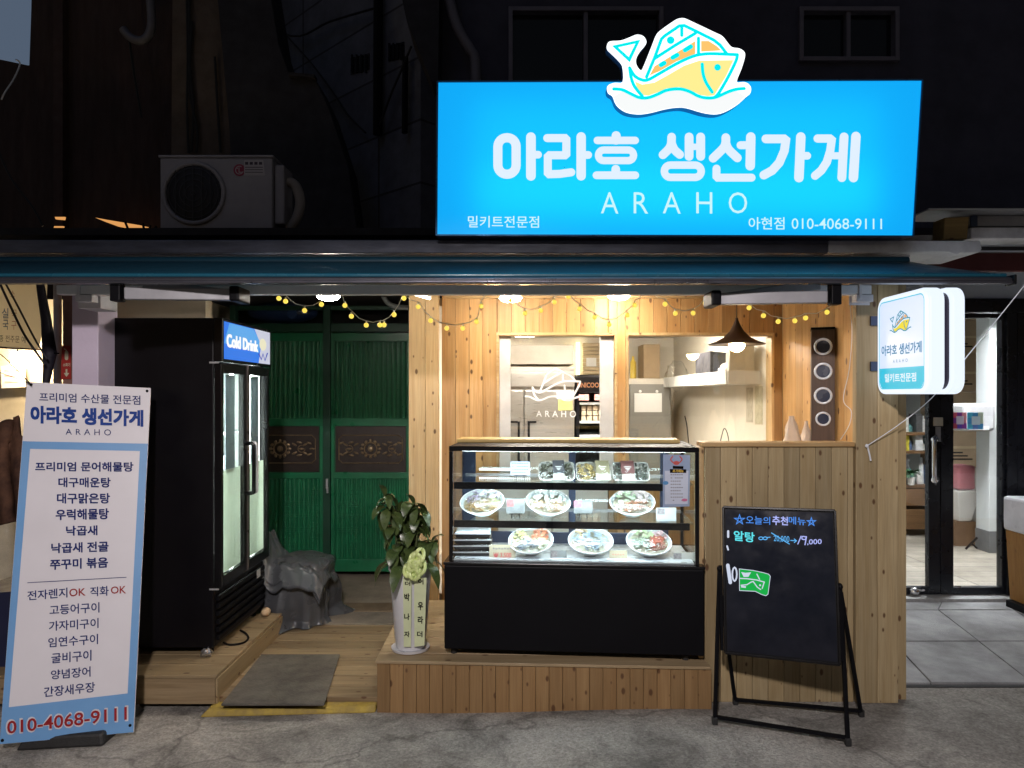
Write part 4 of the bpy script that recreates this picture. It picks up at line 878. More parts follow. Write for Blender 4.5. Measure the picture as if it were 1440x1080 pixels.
for (a, b) in ((334, 455), (466, 577)):
    lf_ = obj('gate_leaf', MB().box(gx(a), gx(b), GYY+.005, GYY+.025, gzz(804), gzz(468)), GR, gate)
    fm = MB()
    for (y0, y1) in ((480, 469), (599, 588), (673, 664), (803, 786)): fm.box(gx(a), gx(b), GYY-.018, GYY+.0045, gzz(y0), gzz(y1))
    for (xa, xb) in ((a, a+5), (b-5, b)): fm.box(gx(xa), gx(xb), GYY-.017, GYY+.0045, gzz(788), gzz(478))
    obj('rail', fm, GR, lf_, bev=.004)
    n = int((b-a-10)/6.4)
    for (y0, y1) in ((588.5, 480.5), (785.5, 673.5)):
        rm = MB()
        for i in range(n):
            x = gx(a+5 + (i+.5)*(b-a-10)/n); rm.tube([(x, GYY+.004, gzz(y0)), (x, GYY+.004, gzz(y1))], .0155, 10)
            if (i // 3) % 2 and y0 > 700:
                z = gzz(782)
                while z < gzz(676): rm.ball((x, GYY-.009, z), (.011, .006, .008), 6, 4); z += .03
        obj('ribbed_sheet', rm, GR, lf_, sm=60)
    for kx in range(2):
        bm_ = MB(); xa = a+8 + kx*(b-a)*.5; xb = xa + (b-a)*.28
        for yy_ in (706, 709, 712, 724, 727, 742, 745, 748): bm_.box(gx(xa), gx(xb), GYY-.013, GYY-.004, gzz(yy_)-.004, gzz(yy_)+.004)
        obj('cross_band', bm_, GR, lf_)
    pn = obj('ornament_panel', MB().box(gx(a+6), gx(b-6), GYY-.008, GYY+.0042, gzz(663.5), gzz(599.5)), BRN, lf_)
    cx = (a+b)/2; om = MB()
    fo = lambda px, py, off=0: Vector((gx(px), GYY-.010-off, gzz(py)))
    om.tube([fo(a+16, 612), fo(b-16, 612), fo(b-11, 617), fo(b-11, 646), fo(b-16, 651), fo(a+16, 651), fo(a+11, 646), fo(a+11, 617)], .005, 6, True)
    om.ball(fo(cx, 631), (.025, .014, .025), 14, 8)
    om.tube([fo(cx + 9*math.cos(q*.4488), 631 + 9*math.sin(q*.4488)) for q in range(14)], .006, 6, True)
    for q in range(12):
        an = q*math.pi/6; om.ball(fo(cx+13*math.cos(an), 631+11*math.sin(an)), (.017, .010, .012), 8, 5, Matrix.Rotation(-an, 4, 'Y'))
    for s_ in (-1, 1):
        for (dx, dy, an) in ((20, -6, .5), (20, 6, -.5), (27, -9, .2), (27, 9, -.2), (30, 0, 0), (35, -6, -.5), (35, 6, .5), (41, -8, .4), (41, 8, -.4), (45, 0, 0)):
            if dx < (b-a)/2-14: om.ball(fo(cx+s_*dx, 631+dy), (.024, .011, .009), 8, 5, Matrix.Rotation(an*s_, 4, 'Y'))
        om.tube([fo(cx+s_*(30+5*math.cos(q*.6)), 631+5*math.sin(q*.6)) for q in range(9)], .004, 6)
    obj('ornament', om, pbr('worn_bronze', (.30, .22, .13), .35, .5, .3, 12), pn, sm=60)
obj('lock', MB().box(gx(460.5), gx(463.5), GYY-.06, GYY-.036, gzz(686), gzz(672)).box(gx(462), gx(465), GYY-.075, GYY-.061, gzz(692), gzz(683)), ALU, gate, bev=.003)
# ------------------------------------------------------------------ passage walls
tag(obj('passage_wall', MB().box(-2.62, -1.965, 4.56, 4.66, .0, 2.32).box(-2.62, -2.5, 4.66, 6.6, 0, 2.32), CREAM), 'cream plastered wall behind the black drinks fridge', 'wall')
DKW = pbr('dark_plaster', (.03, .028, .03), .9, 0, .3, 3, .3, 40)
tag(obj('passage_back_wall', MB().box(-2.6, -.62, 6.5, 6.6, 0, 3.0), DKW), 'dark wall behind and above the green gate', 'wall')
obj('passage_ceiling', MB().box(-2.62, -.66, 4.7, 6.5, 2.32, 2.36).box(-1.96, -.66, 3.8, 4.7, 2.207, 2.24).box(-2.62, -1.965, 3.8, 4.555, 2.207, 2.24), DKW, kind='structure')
t = thing('plastic_barrel', 'dim dark blue plastic barrel lying above the green gate', 'barrel', at(395, 440, 5.95))
obj('barrel_body', MB().ball(at(398, 440, 5.97), (.3, .12, .09), 20, 10), pbr('blue_plastic', (.012, .03, .09), .4), t, sm=60)
obj('barrel_cap', MB().lathe([(.04, 0), (.04, .03)], Matrix.Translation(at(412, 442, 5.86)) @ Matrix.Rotation(R(90), 4, 'X'), 14), pbr('blue_cap', (.02, .05, .15), .4), t)
tag(obj('hose', MB().tube(smooth([at(537, 405, 5.6), at(541, 420, 5.6), at(552, 430, 5.6), at(574, 433, 5.6)], 6), .02, 10), pbr('grey_hose', (.3, .3, .3), .5), sm=60), 'curved pale grey hose hanging in the dark above the gate', 'hose')
t = thing('white_column', 'white column with lilac light in its colour, left of the black drinks fridge', 'column', (-2.16, 3.7, 0))
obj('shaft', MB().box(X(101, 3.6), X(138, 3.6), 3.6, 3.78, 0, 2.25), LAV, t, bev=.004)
# ------------------------------------------------------------------ awning
TEAL = pbr('teal_canvas', (.008, .065, .105), .45, 0, .1, 3, .08, 300, spec=.45)
aw = thing('retractable_awning', 'nearly closed teal awning with grey folding arms above the shop front', 'awning', (0, 3.5, 2.1))
AX0, AX1 = -2.55, 2.165
def canvas(u, v):
    y = 3.53 + (3.112 - 3.53)*v; z = 2.214 + (2.078 - 2.214)*v - .007*math.sin(math.pi*v) + .003*math.sin(u*9)*math.sin(math.pi*v)
    return Vector((AX0 + .01 + (AX1 - .2*(1-v) - AX0-.02)*u, y, z))
cv = obj('canvas', MB().grid(canvas, 60, 8), TEAL, aw, sm=60); md = cv.modifiers.new('thick', 'SOLIDIFY'); md.thickness = .002
FB = pbr('dark_anodised', (.10, .10, .12), .35, .7, .1, 4)
m = MB(); prof = [(3.12, 2.066), (3.09, 2.062), (3.075, 2.052), (3.078, 2.045), (3.07, 2.040), (3.072, 2.032), (3.10, 2.030), (3.125, 2.034)]
m.prism([Vector((AX0, y, z)) for y, z in prof], (AX1-AX0, 0, 0)); obj('front_bar', m, FB, aw, bev=.0015)
obj('canvas_fold', MB().tube([(AX0+.01, 3.106, 2.071), (AX1-.01, 3.106, 2.071)], .009, 16), pbr('teal_fold', (.012, .09, .14), .25, 0, .05, 3, spec=.6), aw, sm=60)
obj('end_cap', MB().box(AX1+.001, AX1+.014, 3.066, 3.13, 2.026, 2.07), BLACKG, aw, bev=.005)
obj('roller', MB().tube([(AX0, 3.535, 2.212), (AX1-.2, 3.535, 2.212)], .024, 14), TEAL, aw, sm=60)
TBY = 3.40; bz0, bz1 = Z(414, TBY), Z(400.5, TBY)
obj('torsion_bar', MB().box(X(79, TBY), X(1226, TBY), TBY, TBY+.045, bz0, bz1), GREYALU, aw, bev=.004)
BRW = pbr('white_bracket', (.62, .62, .66), .4)
for px in (118, 1216):
    m = MB(); xx = X(px, TBY); m.box(xx-.04, xx+.04, TBY-.004, TBY+.0505, bz0-.035, bz0-.001).box(xx-.03, xx-.015, TBY-.008, TBY-.0005, bz0-.02, bz1+.01)
    obj('wall_bracket', m, BRW, aw, bev=.002)
BKP = pbr('bracket_back', (.6, .6, .64), .4)
obj('bracket_plate', MB().box(X(118, TBY)-.06, X(118, TBY)+.05, TBY+.051, 3.599, bz0-.06, bz1+.02), BKP, aw)
obj('bracket_plate', MB().box(X(1216, TBY)-.05, X(1216, TBY)+.05, TBY+.051, 3.454, bz0-.045, bz1+.02), BKP, aw)
for (sh, el, hd_) in ((( 205, 401, 3.39), (338, 416, 3.27), (176, 413, 3.13)), ((1150, 401, 3.39), (1001, 422, 3.27), (1163, 418, 3.13))):
    s0, e0, h0 = at(*sh), at(*el), at(*hd_)
    am = obj('folding_arm', MB().bar(s0, e0 + Vector((0, .02, 0)), .045, .05).bar(e0 - Vector((0, .03, 0)), h0, .04, .053), pbr('arm_grey', (.24, .24, .26), .4, .1), aw, bev=.004)
    sg = 1 if sh[0] < 720 else -1
    obj('elbow', MB().bar(e0 - Vector((0, .085, .0)) + Vector((.002*sg, 0, 0)), e0 + Vector((.002*sg, .06, 0)), .045, .068), BLACK, am, bev=.008)
    hx = h0 + Vector((-sg*.03, 0, .02)); obj('arm_joint', MB().box(hx.x-.022, hx.x+.022, 3.1, 3.15, hx.z-.055, hx.z+.045), BLACK, am, bev=.004)
# ------------------------------------------------------------------ string of bulbs
b1 = [(73,237),(130,262),(290,340),(432,288),(630,297),(685,388),(810,464),(925,462),(960,462),(1045,375),(1128,236),(1247,308),(1353,425)]
b2 = [(105,470),(235,470),(347,417),(385,291),(427,172),(527,187),(618,243),(738,348),(867,326),(976,258),(1046,172),(1090,213),(1180,312),(1302,380),(1420,440)]
b3 = [(132,260),(174,202),(250,132),(350,196),(410,250),(513,248),(583,190),(645,123),(837,217),(920,263),(1005,297),(1101,293),(1164,276),(1287,243)]
BP = [(380+x/6, 380+y/6) for x, y in b1] + [(610+x/5.76, 380+y/5.76) for x, y in b2] + [(850+x/4.114, 380+y/4.114) for x, y in b3]
SLY = 3.62
sg = thing('string_lights', 'string of small yellow globe bulbs looped on white wire under the awning', 'string lights', at(720, 415, SLY))
path = [at(393, 404, SLY)]
for i, (x, y) in enumerate(BP):
    path.append(at(x + (1.6 if i % 2 else -1.2), y - 6.5, SLY + .012*math.sin(i*1.7)))
    if i == 0: path.append(at(402, 402, SLY))
    if i == 3: path.append(at(452, 405, SLY)); path.append(at(480, 405, SLY))
path.append(at(1187, 412, SLY)); path.append(at(1190, 404, SLY))
wp = []
for i in range(len(path)-1):
    a, b = path[i], path[i+1]; wp.append(a); sag = min(.02, (b-a).length*.12)
    wp.append((a+b)/2 + Vector((0, 0, -sag)))
wp.append(path[-1])
obj('wire', MB().tube(wp, .0022, 5), pbr('white_wire', (.7, .68, .62), .5), sg)
YB = emit('yellow_bulb', (1, .72, .10), 1.15, .5)
first = None; capm = pbr('bulb_cap', (.6, .55, .4), .4)
for i, (x, y) in enumerate(BP):
    c = at(x, y, SLY + .012*math.sin(i*1.7)) - WM[sg.name].translation
    if first is None:
        first = obj('bulb', MB().ball((0, 0, 0), .0125, 12, 8), YB, sg, local=True, sm=80); cap = obj('cap', MB().lathe([(.005, .010), (.004, .022)], n=8), capm, first, local=True); o = first
    else:
        o = first.copy(); COL.objects.link(o); o.parent = sg; c2 = cap.copy(); COL.objects.link(c2); c2.parent = o
    o.location = c
# ------------------------------------------------------------------ ledge, roof and the big sign
LED_ = pbr('grimy_metal_ledge', (.13, .14, .18), .5, .3, .4, 5, .2, 40, stretch=(.6, 3, 3))
t = thing('roof_ledge', 'long grimy metal roof edge running between the awning and the blue sign', 'ledge', (0, 3.55, 2.26))
obj('edge_plate', MB().box(X(-60, 3.55), X(1165, 3.55), 3.55, 3.9, Z(356, 3.55), Z(337, 3.55)), LED_, t, bev=.006)
m = MB(); pts = [at(1165.5, 338, 3.55), at(1379, 338.5, 3.55), at(1381, 350, 3.55), at(1377, 355, 3.55), at(1350, 355.5, 3.55), at(1346, 359, 3.55), at(1335, 354.5, 3.55), at(1310, 354, 3.55), at(1165.5, 356, 3.55)]
m.prism(pts, (0, .32, 0)); obj('pale_end', m, pbr('torn_white_board', (.78, .80, .82), .6, 0, .2, 6, .2), t, bev=.004)
obj('drip_rail', MB().box(X(-60, 3.6), X(1280, 3.6), 3.6, 3.62, Z(361, 3.6), Z(359, 3.6)), pbr('pale_rail', (.5, .5, .52), .5), t)
obj('head_board', MB().box(X(-60, 4.1), X(1260, 4.1), 4.1, 4.14, 2.2, 2.42), pbr('weathered_fascia', (.05, .045, .04), .7, 0, .4, 3), t)
obj('shop_roof', MB().box(-2.9, 2.6, 3.92, 7.4, 2.43, 2.47), DKW, kind='structure')
YS = 3.45; sa = at(614, 332, YS); sb = at(1285, 332, YS); sc_ = at(720, 112, 3.395)
fs_ = onplane(sa, sb, sc_)
sign = thing('shop_sign', 'large blue backlit sign board with white lettering above the awning', 'sign', fs_(950, 333))
SQ = [(612.5, 331), (1285, 333), (1298, 111.5), (614.5, 114)]
m = MB().prism([fs_(x, y, -.006) for x, y in SQ], -fs_.n*.13); m.f = m.f[1:]; obj('box', m, pbr('sign_case_blue', (.03, .06, .14), .4, .3), sign, bev=.003)
SBL, _t, _b, _N, _L = nt('sign_blue')
_e = _N.new('ShaderNodeEmission'); _e.inputs[0].default_value = (.005, .42, .98, 1); _e.inputs[1].default_value = .675
_tr = _N.new('ShaderNodeBsdfTranslucent'); _tr.inputs[0].default_value = (.012, .75, .6, 1); _a = _N.new('ShaderNodeAddShader')
_gl = _N.new('ShaderNodeBsdfGlossy'); _gl.inputs['Roughness'].default_value = .3; _mx = _N.new('ShaderNodeMixShader'); _mx.inputs[0].default_value = .02
_L.new(_e.outputs[0], _a.inputs[0]); _L.new(_tr.outputs[0], _a.inputs[1]); _L.new(_a.outputs[0], _mx.inputs[1]); _L.new(_gl.outputs[0], _mx.inputs[2]); _L.new(_mx.outputs[0], _N['Material Output'].inputs[0])
for _py, _en, _h in ((270, .52, .25), (185, .30, .3)):
    _al = bpy.data.lights.new('sign_tube', 'AREA'); _al.shape = 'RECTANGLE'; _al.size = 1.95; _al.size_y = _h; _al.energy = _en; _al.color = (.9, .97, 1)
    _ao = bpy.data.objects.new('sign_tube', _al); COL.objects.link(_ao); _ao.parent = sign
    _ao.matrix_local = WM[sign.name].inverted() @ Matrix.Translation(fs_(952, _py, -.11)) @ Vector((0, 0, -1)).rotation_difference(fs_.n).to_matrix().to_4x4()
m = MB().poly([fs_(x, y, -.002) for x, y in ((615, 329.5), (1283, 331), (1296, 113.5), (616.5, 116))]); obj('lit_panel', m, SBL, sign)
m = MB(); e = [(613.5, 330.5), (1284.2, 332.2), (1297.2, 112.3), (615.2, 114.8)]
for i in range(4): m.bar(fs_(*e[i], 0), fs_(*e[(i+1) % 4], 0), .007, .007, fs_.n)
obj('rim', m, pbr('sign_rim', (.04, .16, .35), .35, .5), sign)
m = MB()
for px in (700, 950, 1200): m.bar(fs_(px, 325, -.14), fs_(px, 325, -.14) + Vector((0, .05, -.12)), .04, .01, (1, 0, 0))
obj('bracket', m, BLACK, sign)
SWH = emit('sign_letter_white', (.76, .88, 1.0), 1.0, .3)
z7 = lambda p: (670 + p[0]/5.143, 170 + p[1]/5.143); z8 = lambda p: (940 + p[0]/4.5, 170 + p[1]/4.5)
def stad(x0, x1, y0, y1, r):
    o = []
    for cx, cy, a0 in ((x1-r, y1-r, 0), (x0+r, y1-r, 90), (x0+r, y0+r, 180), (x1-r, y0+r, 270)):
        for k in range(7): a = R(a0 + k*15); o.append((cx + r*math.cos(a), cy + r*math.sin(a)))
    return o
lm = MB(); idx = [0]
def st7(p, w, c=False, sm_=False):
    q = [z7(a) for a in p]; lm.ribbon(smooth(q, 5) if sm_ else q, w/5.143, fs_, .001 + idx[0]*.00012, closed=c); idx[0] += 1
def st8(p, w, c=False, sm_=False):
    q = [z8(a) for a in p]; lm.ribbon(smooth(q, 5) if sm_ else q, w/4.5, fs_, .001 + idx[0]*.00012, closed=c); idx[0] += 1
st7(stad(155, 287, 122, 386, 64), 66, True); st7([(394, 118), (394, 398)], 70); st7([(394, 245), (446, 245)], 55)
st7([(512, 125), (640, 125), (650, 135), (650, 240), (640, 249), (528, 249), (516, 260), (516, 376), (526, 386), (600, 384), (686, 372)], 58); st7([(757, 116), (757, 398)], 68); st7([(757, 247), (808, 247)], 56)
st7([(1010, 108), (1010, 140)], 66); st7([(874, 142), (1148, 142)], 54); st7(stad(882, 1136, 211, 288, 38.4), 52, True); st7([(1007, 350), (1007, 392)], 62); st7([(868, 394), (1148, 394)], 56)
q = [(944.2, 193), (943.5, 203), (940, 210), (932, 218)]; lm.ribbon(smooth(q, 4), 12, fs_, .0036); lm.ribbon(smooth([(944.2, 202), (948, 210.5), (955.6, 217.6)], 4), 12, fs_, .0038)
st8([(130, 103), (130, 225)], 56); st8([(203, 103), (203, 225)], 56); st8([(140, 165), (195, 165)], 40)
lm.ribbon(stad(934, 985.7, 232.5, 249.7, 8.55), 10.4, fs_, .0045, closed=True)
st8([(362, 107), (361, 140), (345, 175), (282, 237)], 55, sm_=True); st8([(363, 145), (380, 182), (435, 235)], 55, sm_=True); st8([(520, 103), (516, 285)], 60); st8([(455, 155), (515, 155)], 50); st8([(303, 303), (303, 352), (311, 360), (525, 360)], 50)
st8([(615, 115), (730, 115), (741, 124), (732, 190), (700, 265), (655, 315), (602, 344)], 55); st8([(836, 103), (824, 360)], 60); st8([(835, 222), (877, 222)], 48)
st8([(942, 113), (1020, 113), (1031, 122), (1022, 190), (1000, 262), (965, 315), (926, 348)], 52); st8([(1040, 222), (1095, 222)], 44); st8([(1109, 103), (1095, 360)], 56); st8([(1184, 100), (1168, 360)], 60)
obj('lettering', lm, SWH, sign)
SW2 = emit('sign_text_white', (.62, .95, 1.0), .98, .3)
for i, (ch, x0, x1) in enumerate((('A', 845, 869.5), ('R', 891, 911.5), ('A', 932, 957), ('H', 979, 1001.5), ('O', 1024.5, 1050.5))):
    m = MB(); textq(m, ch, (x0, 270.5, 300), (x1, 270.5, 300.5), fs_, .002, -.004); obj('letter', m, SW2, sign)
m = MB(); textq(m, '밀키트전문점', (658, 303.5, 320), (758, 304, 320.5), fs_, .002, .008); textq(m, '아현점', (1052.5, 305.5, 323), (1103, 305.5, 323), fs_, .002, .008); textq(m, '010-4068-9111', (1113, 307, 322), (1240, 307.5, 322.5), fs_, .002, .002)
obj('small_lettering', m, SW2, sign)
# fish-boat emblem on the sign
fe = onplane(fs_(950, 330, .05), fs_(1100, 330, .05), fs_(950, 100, .05))
lg = lambda x, y, off=0: fe(830 + x/5.76, 10 + y/5.76, off)
OUT = [tuple(p) for p in smooth(LOGO_OUT, 3, True)]
em = obj('emblem', MB().prism([lg(x, y, -.0015) for x, y in OUT], -fe.n*.05), pbr('emblem_side', (.05, .2, .5), .4), sign)
obj('emblem_face', MB().poly([lg(x, y, 0) for x, y in OUT]), emit('emblem_white', (.93, .98, 1.0), 1.6), em)
SEA = [(185, 725)] + [(x, y+8) for x, y in WAVE[1:-1]] + [(1255, 725), (1180, 795), (1080, 850), (1000, 864), (900, 850), (780, 815), (700, 810), (600, 825), (480, 855), (380, 864), (285, 845), (215, 792)]
obj('emblem_sea', MB().poly([lg(x, y, .0006) for x, y in SEA]), emit('emblem_pale', (.90, .92, .92), 1.05), em)
logo(lg, 27, emit('emblem_cyan', (.0, .88, .93), 1.0), em, (emit('emblem_yellow', (1.0, .88, .30), 1.0), emit('emblem_orange', (1.0, .58, .16), 1.0)))
# ------------------------------------------------------------------ side lightbox
bx = 1.753; by0, by1 = 2.985, 3.415; bz0_, bz1_ = 1.5525, 2.008
sbx = thing('projecting_sign', 'white rounded lightbox sign projecting from the timber end post', 'sign', (1.93, 3.36, bz0_))
def rrect(x, y0, y1, z0, z1, r, n=6):
    o = []
    for cy, cz, a0 in ((y1-r, z1-r, 0), (y0+r, z1-r, 90), (y0+r, z0+r, 180), (y1-r, z0+r, 270)):
        for k in range(n+1): a = R(a0 + k*90/n); o.append(Vector((x, cy + r*math.cos(a), cz + r*math.sin(a))))
    return o
LBW = emit('lightbox_white', (.78, .86, 1.0), 1.12, .5)
obj('lightbox_shell', MB().prism(rrect(bx, by0, by1, bz0_, bz1_, .06), (.066, 0, 0)), LBW, sbx, bev=.008)
obj('core', MB().prism(rrect(bx+.067, by0+.02, by1-.02, bz0_+.02, bz1_-.02, .05), (.028, 0, 0)), pbr('core_dark', (.02, .015, .035), .4), sbx)
obj('lightbox_shell', MB().prism(rrect(bx+.096, by0, by1, bz0_, bz1_, .06), (.055, 0, 0)), LBW, sbx, bev=.008)
fl = lambda u, v, off=0: Vector((bx-.0006-off, by1-.025 - u*(by1-by0-.062), bz1_-.025 - v*(bz1_-bz0_-.05)))
def rr2(x0, x1, y0, y1, r, n=5):
    o = []
    for cx, cy, a0 in ((x1-r, y1-r, 0), (x0+r, y1-r, 90), (x0+r, y0+r, 180), (x1-r, y0+r, 270)):
        for k in range(n+1): a = R(a0 + k*90/n); o.append((cx + r*math.cos(a), cy + r*math.sin(a)))
    return o
TQ = emit('lightbox_teal', (.01, .56, .78), .95, .5)
obj('printed_panel', MB().poly([fl(u, v) for u, v in rr2(0, 1, 0, 1, .08)]), emit('lightbox_face', (.68, .79, 1.0), 1.0, .5), sbx)
obj('border', MB().ribbon(rr2(.0, 1.0, .0, 1, .08), .012, fl, .0012, closed=True), TQ, sbx)
ft = lambda u, v, off=0: fl(u, v, off)
obj('teal_band', MB().poly([fl(u, v, .0006) for u, v in [(.005, .765), (.995, .765)] + [p for p in rr2(.005, .995, .3, .995, .075) if p[1] > .7][::1]][:2] and [fl(.005, .765, .0006), fl(.995, .765, .0006), fl(.995, .92, .0006), fl(.96, .975, .0006), fl(.92, .995, .0006), fl(.08, .995, .0006), fl(.04, .975, .0006), fl(.005, .92, .0006)]), TQ, sbx)
fll = lambda x, y, off=0: fl(.24 + (x-135)/1168*.52, .115 + (y-90)/780*.30, off*.5)
logo(fll, 30, emit('lb_line', (.02, .36, .5), .8), sbx, (emit('lb_yellow', (1.0, .8, .06), .95), emit('lb_orange', (.95, .5, .2), .95)), o0=.003)
m = MB(); textq(m, '아라호 생선가게', (.06, .50, .62), (.95, .50, .62), ft, .0015, .025); textq(m, 'ARAHO', (.33, .672, .71), (.66, .672, .71), ft, .0015, 0, 1.8); obj('lettering', m, emit('lb_blue', (.12, .34, .55), .8), sbx)
m = MB(); textq(m, '밀키트전문점', (.14, .83, .925), (.84, .83, .925), ft, .0015, .02); obj('white_lettering', m, emit('lb_white', (.92, .98, 1), 1.0), sbx)
obj('arm', MB().box(1.82, 1.845, by1+.001, 3.4535, 1.9, 1.93).box(1.82, 1.845, by1+.001, 3.4535, 1.62, 1.65), BLACK, sbx)
obj('fixing_plate', MB().box(X(1225, 3.44), X(1238, 3.44), 3.44, 3.4535, 1.885, 1.93).box(X(1225, 3.44), X(1238, 3.44), 3.44, 3.4535, 1.665, 1.71), DARKBLUE, sbx)
# ------------------------------------------------------------------ speaker, bags, rope
sy = 3.80; spc = Vector((X(1157.5, sy), sy, .95)); hw = .0585; sh_ = Z(460, sy) - .95
t = thing('tower_speaker', 'slim wooden tower speaker with four round drivers behind the half wall', 'speaker', spc, R(-21))
obj('cabinet', MB().box(-hw, hw, 0, .13, 0, sh_-.012), wood('walnut_veneer', (.12, .075, .05), (.07, .042, .028), 2, pl=0, kn=0), t, bev=.003, local=True)
obj('top_cap', MB().box(-hw-.001, hw+.001, -.002, .131, sh_-.011, sh_), BLACKG, t, local=True)
CONE = pbr('speaker_cone', (.035, .045, .08), .25)
for py, r in ((487.5, 12), (522, 12), (556.5, 12), (589, 10)):
    r *= .0038; MM = Matrix.Translation((0, -.001, Z(py, sy)-.95)) @ Matrix.Rotation(R(90), 4, 'X')
    d = obj('driver', MB().lathe([(r*.8, .002), (r*.55, -.012), (r*.28, -.014), (r*.25, -.004), (.001, .002)], MM, 28), CONE, t, sm=40, local=True)
    obj('trim_ring', MB().tube([MM @ Vector((r*.88*math.cos(a*.2244), r*.88*math.sin(a*.2244), .003)) for a in range(28)], r*.14, 8, True), pbr('silver_ring', (.75, .8, .88), .35, .3), d, sm=60, local=True)
t = thing('speaker_shelf', 'narrow pine shelf behind the half wall under the tower speaker', 'shelf', (1.55, 3.8, .93))
obj('shelf_board', MB().box(1.2, 1.728, 3.66, 3.98, .93, .949), PINEX, t, bev=.003)
BAGC = pbr('bag_white_film', (.75, .62, .48), .35, 0, .1, 12)
def hangbag(px, py, Y, w, h, lab, seed):
    c = at(px, py, Y); m = MB()
    def fn(u, v):
        a = u*2*math.pi; wr = w*(.16 + .84*max(0, v-.12)**.8 if v > .12 else .16)*(1 + .5*noise.noise(Vector((math.cos(a)*2, math.sin(a)*2, v*3+seed))))
        return Vector((c.x + wr*math.cos(a) + .01*noise.noise(Vector((v*4, seed, 1))), c.y + wr*.35*math.sin(a), c.z - h*v))
    m.grid(fn, 24, 12); tag(obj('carrier_bag', m, BAGC, sm=50), lab, 'bag')
hangbag(1113, 585, 3.85, .085, .22, 'translucent white carrier bag with raised handle behind the half wall', 2)
hangbag(1134, 592, 3.92, .06, .2, 'smaller carrier bag between the taller bag and the speaker', 5)
ROPE = pbr('white_cord', (.7, .72, .76), .6)
t = thing('white_rope', 'thin white rope slanting from the end post up to the right', 'rope', at(1219, 627, 3.44))
obj('cord', MB().tube(smooth([at(1219, 627, 3.44), at(1260, 600, 3.40), at(1310, 560, 3.3), at(1365, 495, 3.2), at(1440, 402, 3.1), at(1500, 325, 3.0)], 6), .0022, 6), ROPE, t, sm=60)
obj('knot', MB().ball(at(1219, 627, 3.44), .009, 8, 6).tube([at(1220, 628, 3.44), at(1223, 640, 3.44), at(1224.5, 648, 3.44)], .004, 6), ROPE, t)
tag(obj('lamp_wire', MB().tube(smooth([at(1202, 405, 3.5), at(1196, 425, 3.52), at(1198, 470, 3.56), at(1194, 520, 3.58), at(1186, 562, 3.58), at(1197, 578, 3.56), at(1194, 598, 3.55), at(1182, 618, 3.6)], 6), .0022, 5), ROPE, sm=60), 'loose white wire hanging down the inside of the end wall', 'wire')
tag(obj('black_cable', MB().tube(smooth([at(963, 585, 4.4), at(966, 600, 4.38), at(969, 632, 4.3)], 5), .003, 5).tube(smooth([at(1012, 625, 3.7), at(1018, 603, 3.8), at(1023, 610, 3.75), at(1026, 628, 3.7)], 5), .0025, 5), BLACK, sm=60), 'thin dark cables sticking up behind the showcase and half wall', 'cable')
# ------------------------------------------------------------------ chalkboard easel
a, b, c = at(1020, 918, 3.22), at(1181, 935, 3.06), at(1017, 713, 3.36)
fb = onplane(a, b, c)
t = thing('menu_board', 'black writing board on a folding metal easel with glowing handwritten menu', 'menu board', (1.2, 3.2, .05))
q = [(1020, 918), (1181, 935), (1174, 718), (1017, 713)]
bd = obj('board', MB().prism([fb(x, y, -.004) for x, y in q], -fb.n*.022), BLACK, t, bev=.003)
q2 = [(1023, 915), (1177.5, 931), (1171, 721.5), (1020, 716.5)]
obj('writing_surface', MB().poly([fb(x, y, -.001) for x, y in q2]), pbr('board_gloss', (.005, .007, .014), .14, 0, .1, 5, rv=.05, spec=.3, col2=(.016, .018, .028)), bd)
m = MB()
for i in range(4): m.bar(fb(*q[i], .001), fb(*q[(i+1) % 4], .001), .011, .012, fb.n)
obj('frame', m, BLACKG, bd, bev=.002)
def ink(n, c, s=1.0): return emit(n, c, s)
I1, I2, I3 = ink('neon_blue', (.08, .32, 1.0), .9), ink('neon_cyan', (.12, .85, .95), .95), ink('neon_violet', (.45, .50, 1.0), 1)
def star(cx, cy, r): return [(cx + r*math.sin(k*4*math.pi/5)*1.05, cy - r*math.cos(k*4*math.pi/5)) for k in range(5)]
for sx_, sy_, sr_ in ((1040, 731, 7), (1141, 734, 6)): obj('neon_star', MB().ribbon(star(sx_, sy_, sr_), 1.6, fb, .001, closed=True), I1, bd)
m = MB()
textq(m, '오늘의', (1049, 725, 737), (1083, 727, 738), fb, .0015, .005); textq(m, '메뉴', (1109, 726, 737), (1133, 728, 739), fb, .0015, .005); obj('neon_writing', m, I1, bd)
m = MB(); textq(m, '추천', (1086, 725, 738), (1108, 727, 739), fb, .0015, .02); obj('neon_writing', m, I3, bd)
m = MB(); textq(m, '알탕', (1032, 746, 760), (1061, 749, 763), fb, .0015, .02); obj('neon_writing', m, I2, bd)
m = MB(); m.ribbon([(1070+3*math.cos(k*.7), 757+2*math.sin(k*.7)) for k in range(9)], 1.2, fb, .001, closed=True); m.ribbon([(1076+3*math.cos(k*.7), 757+2*math.sin(k*.7)) for k in range(9)], 1.2, fb, .0012, closed=True); m.ribbon([(1078, 756), (1083, 755.5)], 1.2, fb, .0014)
textq(m, '20,000', (1088, 753, 762), (1110, 754, 764), fb, .0015, 0); m.ribbon([(1085, 749.5), (1110, 765)], 1.3, fb, .002); m.ribbon([(1112, 760), (1120, 760.5)], 1.2, fb, .001); m.ribbon([(1117, 758), (1120, 760.5), (1117, 763)], 1.2, fb, .0013); obj('neon_writing', m, ink('neon_blue_pale', (.12, .5, 1), .95), bd)
